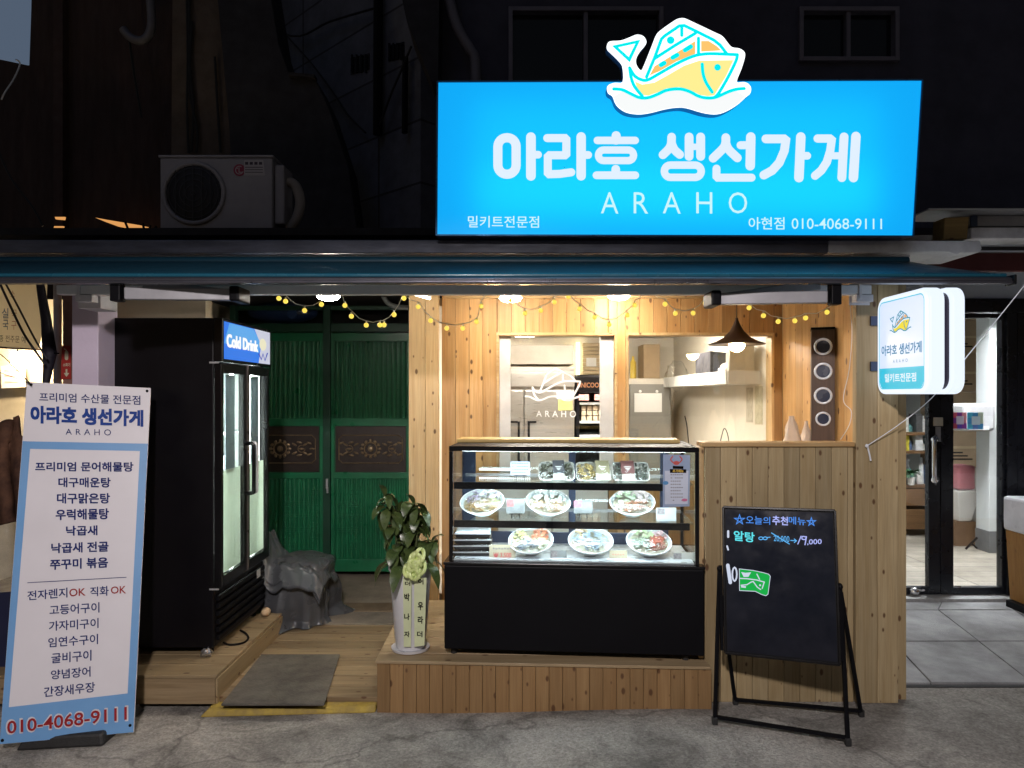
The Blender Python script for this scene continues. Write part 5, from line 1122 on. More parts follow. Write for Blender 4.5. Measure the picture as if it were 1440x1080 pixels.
m = MB(); m.ribbon([(1126.5, 754), (1122, 765)], 1.4, fb, .001); m.ribbon(smooth([(1133, 755), (1128.5, 754.5), (1128, 758), (1132.5, 758.5), (1134, 755), (1132, 766)], 4), 1.5, fb, .001); textq(m, ',000', (1135, 758.5, 767), (1155.5, 758, 766), fb, .0015, .01); obj('neon_writing', m, I3, bd)
WI = ink('white_marker', (.72, .78, .95), .85)
obj('figure', MB().ribbon([(1023.5, 795), (1027, 819)], 5, fb, .001), WI, bd); m = MB(); m.ribbon([(1033 + 3.2*math.cos(k*.5236), 807.5 + 9.5*math.sin(k*.5236)) for k in range(12)], 2.2, fb, .001, closed=True); obj('figure', m, WI, bd); obj('chalk_mark', MB().ribbon([(1024, 747), (1024, 755)], 3, fb, .001), WI, bd); obj('chalk_mark', MB().ribbon([(1022.5, 768), (1024, 773)], 2.4, fb, .001), WI, bd)
z5 = lambda p: (1000 + p[0]/6.752, 700 + p[1]/6.752)
G = [z5(p) for p in ((268, 675), (400, 690), (500, 712), (545, 725), (562, 745), (540, 915), (520, 930), (480, 918), (420, 888), (270, 880))]
obj('green_badge', MB().poly([fb(x, y, .001) for x, y in G]), ink('green_marker', (.0, .50, .07), .8), bd)
m = MB().ribbon(G, .9, fb, .0016, closed=True)
for p in ([(272, 765), (340, 768), (430, 780), (505, 800), (485, 860)], [(285, 830), (340, 825), (380, 800), (400, 795), (440, 850), (470, 870)], [(435, 725), (460, 775)]): m.ribbon([z5(w) for w in p], 1.5, fb, .0018 + .0002*len(p))
m.poly([fb(*z5(p), .0025) for p in ((285, 705), (325, 712), (380, 708), (355, 750), (310, 752))]); m.disc(z5((465, 830)), 1.4, fb, .0026, 10); m.ribbon([z5((285, 842)), z5((330, 848))], 2.6, fb, .0028, cap=False)
obj('badge_lines', m, WI, bd)
def gp(px, py, x_=1.2): Y = (1.55 - .05) / (py - 555) * 1000; return Vector((X(px, Y), Y, gz(X(px, Y))))
lgm = [(fb(1011.5, 800, -.012) , gp(1005, 1019)), (fb(1181.5, 825, -.012), gp(1192.5, 1049)), (fb(1014, 838, -.03), Vector((X(1034, 3.44), 3.44, .05))), (fb(1183, 832, -.03), gp(1211, 1008))]
for i, (p, g) in enumerate(lgm):
    l_ = obj('leg', MB().bar(p, g + Vector((0, 0, .012)), .016, .016, (0, 1, .1)), BLACK, t, bev=.002)
    obj('foot', MB().bar(g + Vector((0, 0, .035)), g + Vector((0, 0, .001)), .024, .024, (0, 1, .1)), RUBBER, l_, bev=.004)
def lp(i, s): p, g = lgm[i]; return p.lerp(g, s)
obj('crossbar', MB().bar(lp(0, .95), lp(1, .95), .014, .014), BLACK, t); obj('crossbar', MB().bar(lp(2, .95), lp(3, .95), .014, .014), BLACK, t)
for i in (0, 1): obj('pivot_knob', MB().ball(lgm[i][0], (.012, .016, .016), 10, 8), BLACK, t, sm=60)
obj('side_rail', MB().bar(fb(1013, 795, -.014), fb(1015, 915, -.014), .012, .012, (0, 1, 0)), BLACK, t); obj('side_rail', MB().bar(fb(1181, 822, -.014), fb(1184, 930, -.014), .012, .012, (0, 1, 0)), BLACK, t)
# ------------------------------------------------------------------ standing banner sign
a, b, c = at(-1, 1047, 3.06), at(188, 1030, 3.20), at(37.5, 537, 3.42)
fd = onplane(a, b, c)
t = thing('standing_sign', 'tall blue and white freestanding menu sign at the kerb, left of fridge', 'sign', (-1.95, 3.15, 0))
SQ2 = [(-1, 1047), (188, 1030), (212, 545.5), (37.5, 537)]
pn = obj('panel', MB().prism([fd(x, y, 0) for x, y in SQ2], -fd.n*.012), pbr('sign_sheet', (.74, .715, .75), .4, 0, .04, 2), t, bev=.002)
SB2 = pbr('sky_blue_print', (.16, .36, .66), .4, 0, .08, 2)
NAVY = pbr('navy_print', (.010, .022, .14), .5, 0, .05, spec=.15); REDP = pbr('red_print', (.30, .018, .022), .5, 0, .05, spec=.15)
z4 = lambda x, y: (x/4, 530+y/4); z5_ = lambda x, y: (x/4, 780+y/4)
IN = [z5_(50, 858), z5_(718, 780), z4(787, 417), z4(170, 405)]
OB = [(-.5, 1046.5), (187.6, 1029.6), z4(832, 376), z4(128, 362)]
m = MB()
for i in range(4): m.poly([fd(*OB[i], .001), fd(*OB[(i+1) % 4], .001), fd(*IN[(i+1) % 4], .001), fd(*IN[i], .001)])
obj('blue_border', m, SB2, pn)
T4 = [('프리미엄 수산물 전문점', 222, 88, 138, 790, 106, 158, .012, z4), ('ARAHO', 370, 292, 325, 625, 296, 330, 0, z4), ('프리미엄 문어해물탕', 200, 480, 530, 750, 480, 533, .03, z4), ('대구매운탕', 330, 567, 620, 622, 567, 622, .03, z4), ('대구맑은탕', 322, 655, 712, 618, 655, 712, .03, z4), ('우럭해물탕', 315, 747, 805, 612, 740, 800, .03, z4), ('낙곱새', 373, 840, 893, 548, 836, 890, .03, z4), ('낙곱새 전골', 290, 937, 992, 610, 925, 982, .03, z4), ('쭈꾸미 볶음', 283, 28, 85, 607, 14, 72, .03, z5_),
      ('전자렌지', 155, 205, 258, 380, 185, 240, .014, z5_), ('직화', 508, 183, 235, 612, 175, 230, .014, z5_), ('고등어구이', 280, 285, 340, 560, 267, 325, .014, z5_), ('가자미구이', 276, 375, 430, 555, 356, 412, .014, z5_), ('임연수구이', 272, 468, 522, 552, 445, 502, .014, z5_), ('굴비구이', 290, 555, 612, 515, 535, 595, .014, z5_), ('양념장어', 287, 650, 702, 510, 628, 685, .014, z5_), ('간장새우장', 248, 745, 802, 535, 715, 772, .014, z5_)]
for (s_, x0, t0, b0, x1, t1, b1_, bo, zz) in T4:
    m = MB()
    p0, p1, p2, p3 = zz(x0, t0), zz(x0, b0), zz(x1, t1), zz(x1, b1_); textq(m, s_, (p0[0], p0[1], p1[1]), (p2[0], p2[1], p3[1]), fd, .002, bo, 1.7 if s_ == 'ARAHO' else 1); obj('menu_line', m, NAVY, pn)
obj('divider', MB().ribbon([z5_(155, 158), z5_(712, 127)], .9, fd, .002, cap=False), NAVY, pn)
m = MB(); textq(m, '아라호 생선가게', (43.8, 571, 594.5), (201, 577.5, 599.5), fd, .002, .045); obj('shop_name', m, pbr('royal_blue_print', (.01, .05, .27), .5, spec=.2), pn)
m = MB(); textq(m, 'OK', (97.5, 828, 839), (120.5, 827, 837.5), fd, .002, .012); obj('ok_lettering', m, REDP, pn); m = MB(); textq(m, 'OK', (156, 825, 835), (177.5, 823.7, 834.5), fd, .002, .012); obj('ok_lettering', m, REDP, pn); m = MB(); textq(m, '010-4068-9111', (10.5, 1014, 1032), (178.5, 993.5, 1012), fd, .0034, .016); obj('phone_number', m, REDP, pn)
m = MB(); textq(m, '010-4068-9111', (9, 1012.5, 1033.5), (180, 992, 1013.5), fd, .0022, .042); obj('outline_lettering', m, pbr('white_print', (.66, .64, .68), .45), pn)
m = MB()
for px, py in ((44, 541), (207, 550), (3.5, 1041), (183, 1020)): m.ball(fd(px, py, .002), (.007, .005, .007), 10, 6)
obj('stud', m, BLACK, pn, sm=60)
obj('frame_post', MB().bar(fd(20, 1038, -.03), fd(45, 545, -.03), .02, .02, (0, 1, 0)).bar(fd(178, 1026, -.03), fd(205, 550, -.03), .02, .02, (0, 1, 0)), BLACK, t)
obj('base', MB().hexa([(-2.16, 3.085, 0), (-1.80, 3.13, 0), (-1.80, 3.5, 0), (-2.16, 3.5, 0), (-2.13, 3.10, .055), (-1.81, 3.14, .055), (-1.81, 3.45, .055), (-2.13, 3.45, .055)]), RUBBER, t, bev=.012)
tag(obj('guy_cord', MB().tube(smooth([at(43, 540, 3.38), at(25, 522, 3.5), at(10, 506, 3.6), at(-5, 494, 3.7)], 5), .0025, 5).tube(smooth([at(43, 540, 3.38), at(25, 533, 3.5), at(0, 524, 3.7)], 5), .002, 5), BLACK), 'thin dark cords tied to the top corner of the standing sign', 'cord')
# ------------------------------------------------------------------ neighbour's stall on the left
STY = 4.6
t = thing('vinyl_banner', 'creamy vinyl banner with faded vertical lettering, lit from behind at left', 'banner', at(20, 490, 4.2))
fv = onplane(at(0, 487, 4.2), at(66, 494, 4.25), at(0, 390, 4.2))
m = MB(); m.grid(lambda u, v: fv(-45 + u*(112 - 14*(v**2)), 380 + v*(106 + 6*u), .012*math.sin(u*9+v*2)), 24, 12)
VN = pbr('cream_vinyl', (.62, .60, .50), .5, 0, .12, 4)
VNN = VN.node_tree; tr = VNN.nodes.new('ShaderNodeBsdfTranslucent'); tr.inputs[0].default_value = (.85, .8, .66, 1); mx = VNN.nodes.new('ShaderNodeMixShader'); mx.inputs[0].default_value = .6
VNN.links.new(VNN.nodes['Principled BSDF'].outputs[0], mx.inputs[1]); VNN.links.new(tr.outputs[0], mx.inputs[2]); VNN.links.new(mx.outputs[0], VNN.nodes['Material Output'].inputs[0])
bn = obj('sheet', m, VN, t, sm=60)
m = MB(); textq(m, '각종 전주문 예', (-6, 471, 480), (38, 473, 483), fv, .018, .0); obj('lettering', m, pbr('olive_ink', (.10, .10, .07), .6), bn)
m = MB(); textq(m, '실', (5, 434, 448), (14, 434, 448), fv, .018, .01); textq(m, '국', (6, 450, 464), (14, 450, 464), fv, .018, .01); obj('blue_lettering', m, pbr('faded_blue', (.10, .17, .26), .6), bn)
m = MB(); textq(m, '국', (18, 436, 448), (26, 436, 448), fv, .018, 0); textq(m, '구', (18, 452, 464), (25, 452, 464), fv, .018, 0); textq(m, '소', (17, 409, 418), (23, 409, 418), fv, .018, 0); obj('red_lettering', m, pbr('faded_red', (.42, .2, .15), .6), bn)
obj('hem', MB().tube([fv(-45, 486, .004), fv(66, 492.5, .004)], .006, 6), pbr('brown_hem', (.2, .12, .08), .7), bn)
tag(obj('stall_wall', MB().box(-5.5, -2.66, 5.6, 5.7, 0, 2.3).box(-2.66, -2.6, 4.7, 5.7, 0, 2.3), pbr('stall_cream', (.66, .6, .48), .7)), 'warm cream back wall inside the neighbouring stall', 'wall')
t = thing('stall_lamp', 'warm glowing lamp inside the stall, below the vinyl banner', 'lamp', at(22, 503, 5.3))
obj('bulb', MB().ball(at(24, 500, 5.3), (.045, .04, .028), 14, 10), emit('stall_bulb', (1, .76, .46), 260), t, sm=80); obj('lamp_cord', MB().tube([at(24, 496, 5.3), at(24, 380, 5.3)], .004, 6), BLACK, t)
t = thing('stall_lamp', 'second warm lamp deeper in the stall, lower than the other', 'lamp', at(22, 511, 5.5))
obj('bulb', MB().ball(at(25, 510, 5.45), (.045, .04, .025), 14, 10), emit('stall_bulb2', (1, .76, .46), 130), t, sm=80); obj('lamp_cord', MB().tube([at(25, 507, 5.45), at(25, 380, 5.45)], .004, 6), BLACK, t)
fq = lambda px, py, off=0: at(px, py, 5.52) + Vector((0, -off, 0))
t = thing('paper_notice', 'white paper notice hung inside the lit stall at far left', 'notice', fq(20, 545)); obj('sheet', MB().prism([fq(*p) for p in ((2, 546), (36, 544), (35, 514), (1, 515))], (0, .003, 0)), WHITEP, t)
m = MB()
for j, (yy_, c_) in enumerate(((521, 0), (528, 1), (537, 2))): m.ribbon([(7, yy_), (30, yy_-.5)], 1.6 if j == 2 else 3, fq, .004, cap=False)
obj('writing', m, pbr('pinkish_ink', (.5, .33, .33), .6), t)
t = thing('folded_parasol', 'black folded parasol hanging beside the vinyl banner', 'parasol', at(68, 540, 4.0))
obj('canopy', MB().tube([at(54, 385, 4.0), at(59, 415, 4.0), at(65, 450, 4.0), at(68, 480, 4.0), at(70, 497, 4.0), at(68, 515, 4.0), at(65, 537, 4.0), at(63, 560, 4.0)], [.018, .022, .026, .032, .036, .026, .018, .015], 12), pbr('black_cloth', (.012, .010, .02), .7, 0, .3, 10, .3, 60), t, sm=60)
obj('tie', MB().tube([at(72, 496, 3.99), at(83, 497, 3.99)], .005, 6), BLACK, t)
tag(obj('drain_pipe', MB().tube([(X(81, 4.3), 4.3, 0), (X(81, 4.3), 4.3, 2.3)], .022, 12), pbr('grey_pipe', (.42, .42, .48), .5), sm=60), 'grey vertical pipe between the black parasol and the white column', 'pipe')
tag(obj('brick_pier', MB().box(X(88, 4.1), X(104, 4.1), 4.1, 4.4, 0, 2.3), pbr('red_brown_render', (.24, .13, .11), .8, 0, .25, 6, .3, 40), bev=.003), 'narrow reddish-brown pier left of the white column', 'pier')
fx = lambda px, py, off=0: Vector((X(px, 4.09), 4.095-off, Z(py, 4.09)))
t = thing('extinguisher_sign', 'red fire extinguisher sign with white pictogram on the brown pier', 'sign', fx(93, 535)); obj('plate', MB().prism([fx(*p, .004) for p in ((85.5, 533), (99.5, 533), (99.5, 486), (86.5, 486))], (0, .003, 0)), pbr('sign_red', (.36, .03, .025), .5), t)
m = MB().ribbon([(93.5, 496), (93.5, 504)], 5, fx, .005); m.ribbon([(93.5, 493), (90.5, 490.5)], 1.2, fx, .0052); textq(m, '소화기', (88.5, 510.5, 515.5), (98.5, 510.5, 515.5), fx, .005, .02); m.ribbon([(93.5, 519), (93.5, 525)], 2.4, fx, .005, cap=False); m.poly([fx(89.5, 524.5, .0055), fx(97.5, 524.5, .0055), fx(93.5, 530, .0055)]); obj('pictogram', m, pbr('sign_cream', (.6, .55, .4), .5), t)
def coat(u, v):
    px = -40 + u*(68 + 6*math.sin(v*2.2)) ; py = 586 + 14*(1-u)**2*0 + v*142 + 10*math.sin(u*3.1)
    f = .035*math.sin(u*19 + 2.5*math.sin(v*3.0)) * (.4 + v) + .03*noise.noise(Vector((u*5, v*4, 2))) + .012*noise.noise(Vector((u*14, v*12, 5)))
    return at(px, py, 3.72 + .14*(1-v)**2 + .12*max(0, u-.75) - f)
m = MB(); m.grid(coat, 60, 40)
cb_ = obj('padded_coat', m, pbr('brown_fabric', (.15, .075, .045), .85, 0, .35, 9, .4, 70, spec=.15, col2=(.05, .026, .02)), sm=180); tag(cb_, 'brown padded coat hanging at the far left, beside the standing sign', 'coat')
md = cb_.modifiers.new('thick', 'SOLIDIFY'); md.thickness = .02
tag(obj('plastic_sheet', crumple((X(4, 3.8), 3.8, Z(780, 3.8)), (.09, .06, .22), 12, 26, .3), FILM, sm=40), 'hanging clear plastic sheet below the brown coat', 'sheet')
tag(obj('blue_skirt', MB().hexa([at(-60, 990, 3.6), at(14, 985, 3.6), at(14, 985, 3.6) + Vector((0, .5, 0)), at(-60, 990, 3.6) + Vector((0, .5, 0)), at(-60, 838, 3.6), at(16, 832, 3.6), at(16, 832, 3.6) + Vector((0, .5, 0)), at(-60, 838, 3.6) + Vector((0, .5, 0))]), pbr('navy_tarp', (.012, .016, .05), .5)), 'dark navy covered stand behind the standing sign', 'stand')
CAB = pbr('black_cable', (.01, .01, .012), .5)
tag(obj('overhead_cable', MB().tube(smooth([at(-4, 390, 3.9), at(12, 425, 3.9), at(35, 472, 3.9), at(63, 512, 3.9)], 6), .006, 6).tube(smooth([at(0, 385, 3.9), at(22, 425, 3.9), at(48, 475, 3.9), at(66, 505, 3.9)], 6), .005, 6), CAB), 'pair of black cables sagging across the vinyl banner', 'cable')
# ------------------------------------------------------------------ neighbour's glass door on the right
DY = 5.2; ALB = pbr('black_door_aluminium', (.012, .014, .02), .3, .3, .2, 3)
t = thing('glass_door', 'black framed double glass door of the neighbouring shop', 'door', (3.2, DY, .085))
dz = lambda py: Z(py, DY); dx = lambda px: X(px, DY)
m = MB().box(dx(1200), dx(1500), DY-.02, DY+.1, dz(439), dz(420)).box(dx(1414), dx(1428), DY-.02, DY+.1, .086, dz(439.5)).box(dx(1430), dx(1500), DY-.01, DY+.09, .086, dz(439.5))
obj('door_frame', m, ALB, t, bev=.004)
for x0, x1, s0, s1 in ((1215, 1322, 1230, 1306), (1323, 1413, 1341, 1409)):
    d = obj('door_leaf', MB().box(dx(x0), dx(s0), DY, DY+.05, .09, dz(441)).box(dx(s1), dx(x1), DY, DY+.05, .09, dz(441)).box(dx(s0), dx(s1), DY, DY+.05, .09, dz(826)).box(dx(s0), dx(s1), DY, DY+.05, dz(447), dz(441)), ALB, t, bev=.003)
    obj('pane', MB().box(dx(s0), dx(s1), DY+.02, DY+.024, dz(826), dz(447)), WIN, d)
    if x0 == 1215:
        obj('pull_handle', MB().tube(smooth([at(1315, 613, DY-.02), at(1314, 620, DY-.06), at(1314, 650, DY-.07), at(1314, 672, DY-.06), at(1315, 680, DY-.02)], 4), .016, 10).ball(at(1314.5, 618, DY-.04), .026, 10, 8).ball(at(1314.5, 675, DY-.04), .026, 10, 8), pbr('chrome', (.7, .7, .72), .15, .9), d, sm=60)
        obj('door_plate', MB().box(dx(1312), dx(1325), DY-.012, DY-.001, dz(599), dz(587)), pbr('plate_cream', (.6, .55, .45), .4), d, bev=.003)
        obj('door_sensor', MB().box(dx(1315), dx(1322), DY-.01, DY-.001, dz(621), dz(600)), pbr('sensor_grey', (.3, .3, .32), .4), d, bev=.002)
        obj('floor_lock', MB().ball(at(1286, 832, DY-.02), (.035, .03, .03), 12, 8).bar(at(1286, 830, DY-.03), at(1300, 830, DY-.03), .012, .012), pbr('lock_chrome', (.6, .6, .62), .25, .9), d, sm=60)
fdo = lambda px, py, off=0: Vector((dx(px), DY+.019-off, dz(py)))
def sticker(x0, y0, x1, y1, cols, inner, lab):
    tt = thing('payment_sticker', lab, 'sticker', fdo((x0+x1)/2, y1), 0, 'stickers on the glass door')
    obj('backing', MB().prism([fdo(*p) for p in ((x0, y1), (x1, y1), (x1, y0), (x0, y0))], (0, -.001, 0)), pbr('st_' + lab[:6], cols[0], .4), tt)
    w, h = (x1-x0)/3, (y1-y0)/3
    for k in range(9):
        if k in (0, 2, 5, 6, 7): 
            i, j = k % 3, k // 3; obj('colour_square', quad(fdo, [(x0+i*w, y0+j*h+h), (x0+i*w+w, y0+j*h+h), (x0+i*w+w, y0+j*h), (x0+i*w, y0+j*h)], .0016), pbr('sq', cols[1 + k % (len(cols)-1)], .4), tt)
    obj('white_centre', quad(fdo, [(x0+w*.8, y1-h*.8), (x1-w*.6, y1-h*.8), (x1-w*.6, y0+h*.7), (x0+w*.8, y0+h*.7)], .0022), pbr('sq_w', inner, .4), tt)
sticker(1341.5, 580, 1361.5, 603, [(.28, .06, .38), (.7, .12, .18), (.14, .08, .5), (.75, .3, .35)], (.72, .7, .85), 'purple and red square sticker on the glass door')
sticker(1362.5, 580, 1385, 604, [(.08, .35, .7), (.1, .55, .8), (.12, .25, .65), (.6, .75, .6)], (.6, .78, .9), 'blue square sticker right of the purple one on the door')
# inside
NW = pbr('neighbour_wall', (.55, .58, .58), .6, 0, .05, 2)
obj('neighbour_floor', MB().box(1.96, 8, 5.3, 10, .0, .08), tiles('wood_look_tile', (.30, .27, .22), (.16, .14, .12), .9, .16, 2, .008), kind='structure')
tag(obj('neighbour_shop', MB().box(1.96, 8, 9.0, 9.1, .08, 2.75).box(1.96, 8, 5.26, 9, 2.7, 2.78).box(1.961, 2.0, 5.3, 9, .08, 2.69).box(7.9, 8, 5.3, 9, .08, 2.69).box(dx(1200), 8, DY+.001, DY+.06, dz(419.5), 2.69), NW), 'white-walled interior and front of the shop behind the glass door', 'shop')
t = thing('panel_lamp', 'long ceiling lamp inside the neighbouring shop above the entrance', 'lamp', (4.0, 6.4, 2.69)); obj('diffuser', MB().box(3.2, 4.8, 5.9, 6.4, 2.66, 2.695), emit('panel_white', (.97, .98, 1), 72), t); obj('rim', MB().box(3.17, 4.83, 5.87, 5.89, 2.655, 2.698), ALU, t)
CY = 6.8; t = thing('interior_column', 'white square column with grey base inside the neighbouring shop', 'column', (4.6, CY, .08))
obj('shaft', MB().box(4.43, 4.9, 6.6, 6.79, .28, 2.69), NW, t, bev=.006); obj('plinth', MB().box(4.424, 4.906, 6.594, 6.796, .081, .279), pbr('grey_plinth', (.14, .145, .15), .5), t, bev=.004)
t = thing('air_purifier', 'white wall-mounted box on the column behind the blue sticker', 'dispenser', at(1374, 607, CY-.2)); obj('housing', MB().box(4.13, 4.429, 6.5, 6.72, 1.215, 1.47), pbr('plastic_white', (.42, .42, .43), .4), t, bev=.03); obj('vent', MB().box(4.18, 4.36, 6.497, 6.4995, 1.23, 1.26), GREYALU, t)
CARD = pbr('cardboard', (.30, .22, .14), .8, 0, .15, 3, .1, 60)
BYX = 7.35; zz = .8
for i, h in enumerate((.42, .36, .40, .34, .38)):
    t = thing('cardboard_box', ['lowest cardboard box of the stack left of the white column', 'second cardboard box from the bottom in that indoor stack', 'middle cardboard box of the five stacked behind the door', 'fourth cardboard box from the bottom in that indoor stack', 'topmost cardboard box of the stack behind the glass door'][i], 'box', (4.72, BYX+.2, zz), 0, 'cardboard boxes stacked in the shop')
    ox = rnd.uniform(-.02, .02); obj('carton', MB().box(4.46+ox, 5.0+ox, BYX, BYX+.4, zz, zz+h-.003), CARD, t, bev=.004)
    obj('tape', MB().box(4.46+ox, 5.0+ox, BYX-.0015, BYX-.0005, zz+h*.46, zz+h*.52), pbr('tape', (.42, .33, .2), .4), t)
    m = MB(); fc = lambda px, py, off=0: Vector((px, BYX-.002-off, py))
    for j in range(3): m.ribbon([(4.55+ox, zz+h*(.2+.08*j)), (4.55+ox+.22-.05*j, zz+h*(.2+.08*j))], .014, fc, .001, cap=False)
    obj('print', m, BLACK, t); zz += h
t = thing('storage_tub', 'white storage tub and cabinet under the cardboard stack', 'cabinet', (4.7, 7.4, .08)); obj('body', MB().box(4.6, 5.1, 7.36, 7.75, .085, .795), pbr('beige_cab', (.45, .42, .36), .6), t, bev=.006); obj('door_line', MB().box(4.62, 5.08, 7.352, 7.359, .12, .76), pbr('beige_cab2', (.4, .37, .32), .6), t)
t = thing('waste_bin', 'white tapered bin with a pink lid inside the shop', 'bin', (4.42, 7.0, .082)); obj('bucket', MB().hexa([(4.34, 6.9, .32), (4.46, 6.9, .32), (4.46, 7.1, .32), (4.34, 7.1, .32), (4.30, 6.86, .62), (4.53, 6.86, .62), (4.53, 7.14, .62), (4.30, 7.14, .62)]), WHITEP, t, bev=.01); obj('pink_lid', MB().box(4.33, 4.50, 6.9, 7.1, .625, .86), pbr('pink_plastic', (.55, .2, .23), .5), t, bev=.02); obj('stand', MB().box(4.3, 4.5, 6.9, 7.1, .082, .318), pbr('stand_brown', (.2, .12, .07), .6), t)
# shelf unit with goods
UY = 7.4; t = thing('shelf_unit', 'shelving with brown drawer front inside the shop, left door leaf', 'shelf', (3.9, UY, .08))
ux0, ux1 = X(1245, UY), X(1320, UY)
SHB = wood('dark_shelf', (.22, .12, .055), (.13, .07, .03), 0, kn=.4)
for py in (608, 634, 682): obj('shelf_board', MB().box(ux0, ux1, UY, UY+.4, Z(py, UY)-.03, Z(py, UY)), SHB, t, bev=.002)
for (y0, y1) in ((711, 683.5), (744, 712.5)): obj('drawer_front', MB().box(ux0, ux1, UY-.01, UY+.4, Z(y1 if y1 > y0 else y0, UY), Z(y0 if y1 > y0 else y1, UY)-.031), SHB, t, bev=.003)
obj('back_panel', MB().box(ux0, X(1282, UY), UY+.41, UY+.43, .1, 1.6), pbr('dark_back', (.03, .03, .03), .7), t)
gc = [(.6, .5, .05), (.6, .62, .62), (.12, .3, .3), (.6, .6, .58), (.3, .1, .08), (.1, .16, .3), (.65, .65, .6), (.1, .1, .1), (.5, .42, .3)]
gn = ['yellow', 'white', 'teal', 'pale grey', 'dark red', 'navy', 'cream', 'black', 'tan']
gi = 0; rows = {'upper': 608, 'middle': 634, 'lower': 682}
for rn, py in rows.items():
    x = X(1263, UY)
    for kx in range(6):
        ci = (gi*5 + 1) % 9 if rn != 'lower' else (gi*4) % 9; w = rnd.uniform(.045, .075); h = rnd.uniform(.07, .2) * (1.4 if rn == 'lower' else 1)
        z0_ = Z(py, UY) + .001
        if kx % 2: mm_ = MB().box(x, x+w, UY+.05, UY+.2, z0_, z0_+h); nm = 'goods_box'; ct = 'box'
        else: mm_ = MB().lathe([(w/2, 0), (w/2, h*.7), (w*.22, h*.82), (w*.22, h)], Matrix.Translation((x+w/2, UY+.12, z0_)), 14); nm = 'goods_bottle'; ct = 'bottle'
        tag(obj(nm, mm_, pbr('goods_%d' % gi, gc[ci], .4, 0, .3, 25), sm=40), '%s %s, %s from the left on the %s indoor shelf' % (gn[ci], ct, ['first', 'second', 'third', 'fourth', 'fifth', 'sixth'][kx], rn), ct, 'goods on the indoor shelves')
        x += w + .006; gi += 1
t = thing('shop_plant', 'small green leafy plant on the lowest indoor shelf', 'plant', (X(1281, UY), UY, Z(682, UY))); m = MB(); rg = random.Random(3)
for i in range(26): a_ = rg.uniform(0, 6.28); leaf(m, (X(1281, UY), UY-.0, Z(668, UY)), (math.cos(a_), math.sin(a_)*.6, rg.uniform(.2, 1.4)), rg.uniform(.06, .13), .018, 1.6)
obj('foliage', m, pbr('fresh_leaf', (.04, .14, .05), .5), t, sm=60); obj('pot', MB().lathe([(.03, 0), (.04, .08)], Matrix.Translation((X(1281, UY), UY, Z(682, UY)+.001)), 14), WHITEP, t)
tag(obj('tripod_foot', MB().tube([at(1358, 772, 6.7), at(1374, 756, 6.7)], .01, 6).tube([at(1366, 764, 6.7), at(1374, 771, 6.65)], .008, 6), BLACK), 'black slanting stand foot beside the interior column', 'stand')
# counter at right edge
t = thing('wooden_counter', 'orange-brown counter with a white top at the far right edge', 'counter', (3.5, 4.7, .068))
obj('body', MB().hexa([(3.50, 4.0, .115), (4.2, 4.0, .115), (4.2, 5.0, .115), (3.50, 5.0, .115), (3.47, 4.0, .60), (4.2, 4.0, .60), (4.2, 5.0, .60), (3.47, 5.0, .60)]), wood('orange_wood', (.42, .22, .06), (.34, .16, .04), 2, kn=.3), t, bev=.004)
obj('white_top', MB().box(3.455, 4.2, 3.99, 5.01, .602, .84), pbr('white_enamel', (.7, .72, .78), .35), t, bev=.02)
obj('plinth', MB().box(3.46, 4.2, 4.05, 4.98, .069, .114), BLACK, t)
# fascia over the neighbour
t = thing('roller_housing', 'dark red fascia board above the neighbouring glass door', 'fascia', (3.2, 4.4, 2.4)); obj('red_board', MB().box(1.96, 4.5, 4.4, 4.44, Z(381, 4.4), Z(356, 4.4)), pbr('oxide_red', (.10, .022, .02), .5, 0, .2, 5), t); obj('fascia_board', MB().box(1.96, 4.5, 4.38, 4.42, Z(355, 4.4), Z(337, 4.4)), pbr('dark_fascia', (.05, .045, .05), .5), t); obj('rail', MB().box(2.37, 4.5, 4.36, 4.379, Z(347, 4.38), Z(344.5, 4.38)).box(2.37, 4.5, 4.36, 4.379, Z(355, 4.38), Z(353, 4.38)), GREYALU, t)
t = thing('wood_block', 'short yellowish timber block propping the beams right of the sign', 'timber', at(1345, 337, 3.62)); obj('block', MB().prism([at(1327, 336.5, 3.6), at(1360, 336.5, 3.6), at(1363, 304.5, 3.6), at(1328.5, 306, 3.6)], (0, .1, 0)), wood('block_wood', (.34, .23, .08), (.24, .15, .05), 0), t, bev=.003)
t = thing('steel_channel', 'stacked metal channels sticking out right of the timber block', 'beams', at(1400, 320, 3.7)); obj('channel', MB().box(X(1366, 3.7), 3.6, 3.7, 3.85, Z(318, 3.7), Z(303, 3.7)), pbr('dark_channel', (.3, .3, .32), .5, .4, .3, 4), t, bev=.004); obj('channel', MB().box(X(1364, 3.7), 3.6, 3.69, 3.85, Z(336, 3.7), Z(320, 3.7)), pbr('pale_channel', (.62, .63, .66), .4, .2, .4, 4), t, bev=.006); obj('end_plate', MB().box(X(1364, 3.69), X(1373, 3.69), 3.68, 3.689, Z(319, 3.69), Z(304, 3.69)), DARKBLUE, t); obj('top_sheet', MB().box(X(1290, 3.7), 3.6, 3.6, 3.85, Z(302.5, 3.7)+.001, Z(300.5, 3.7)+.002), ALU, t)
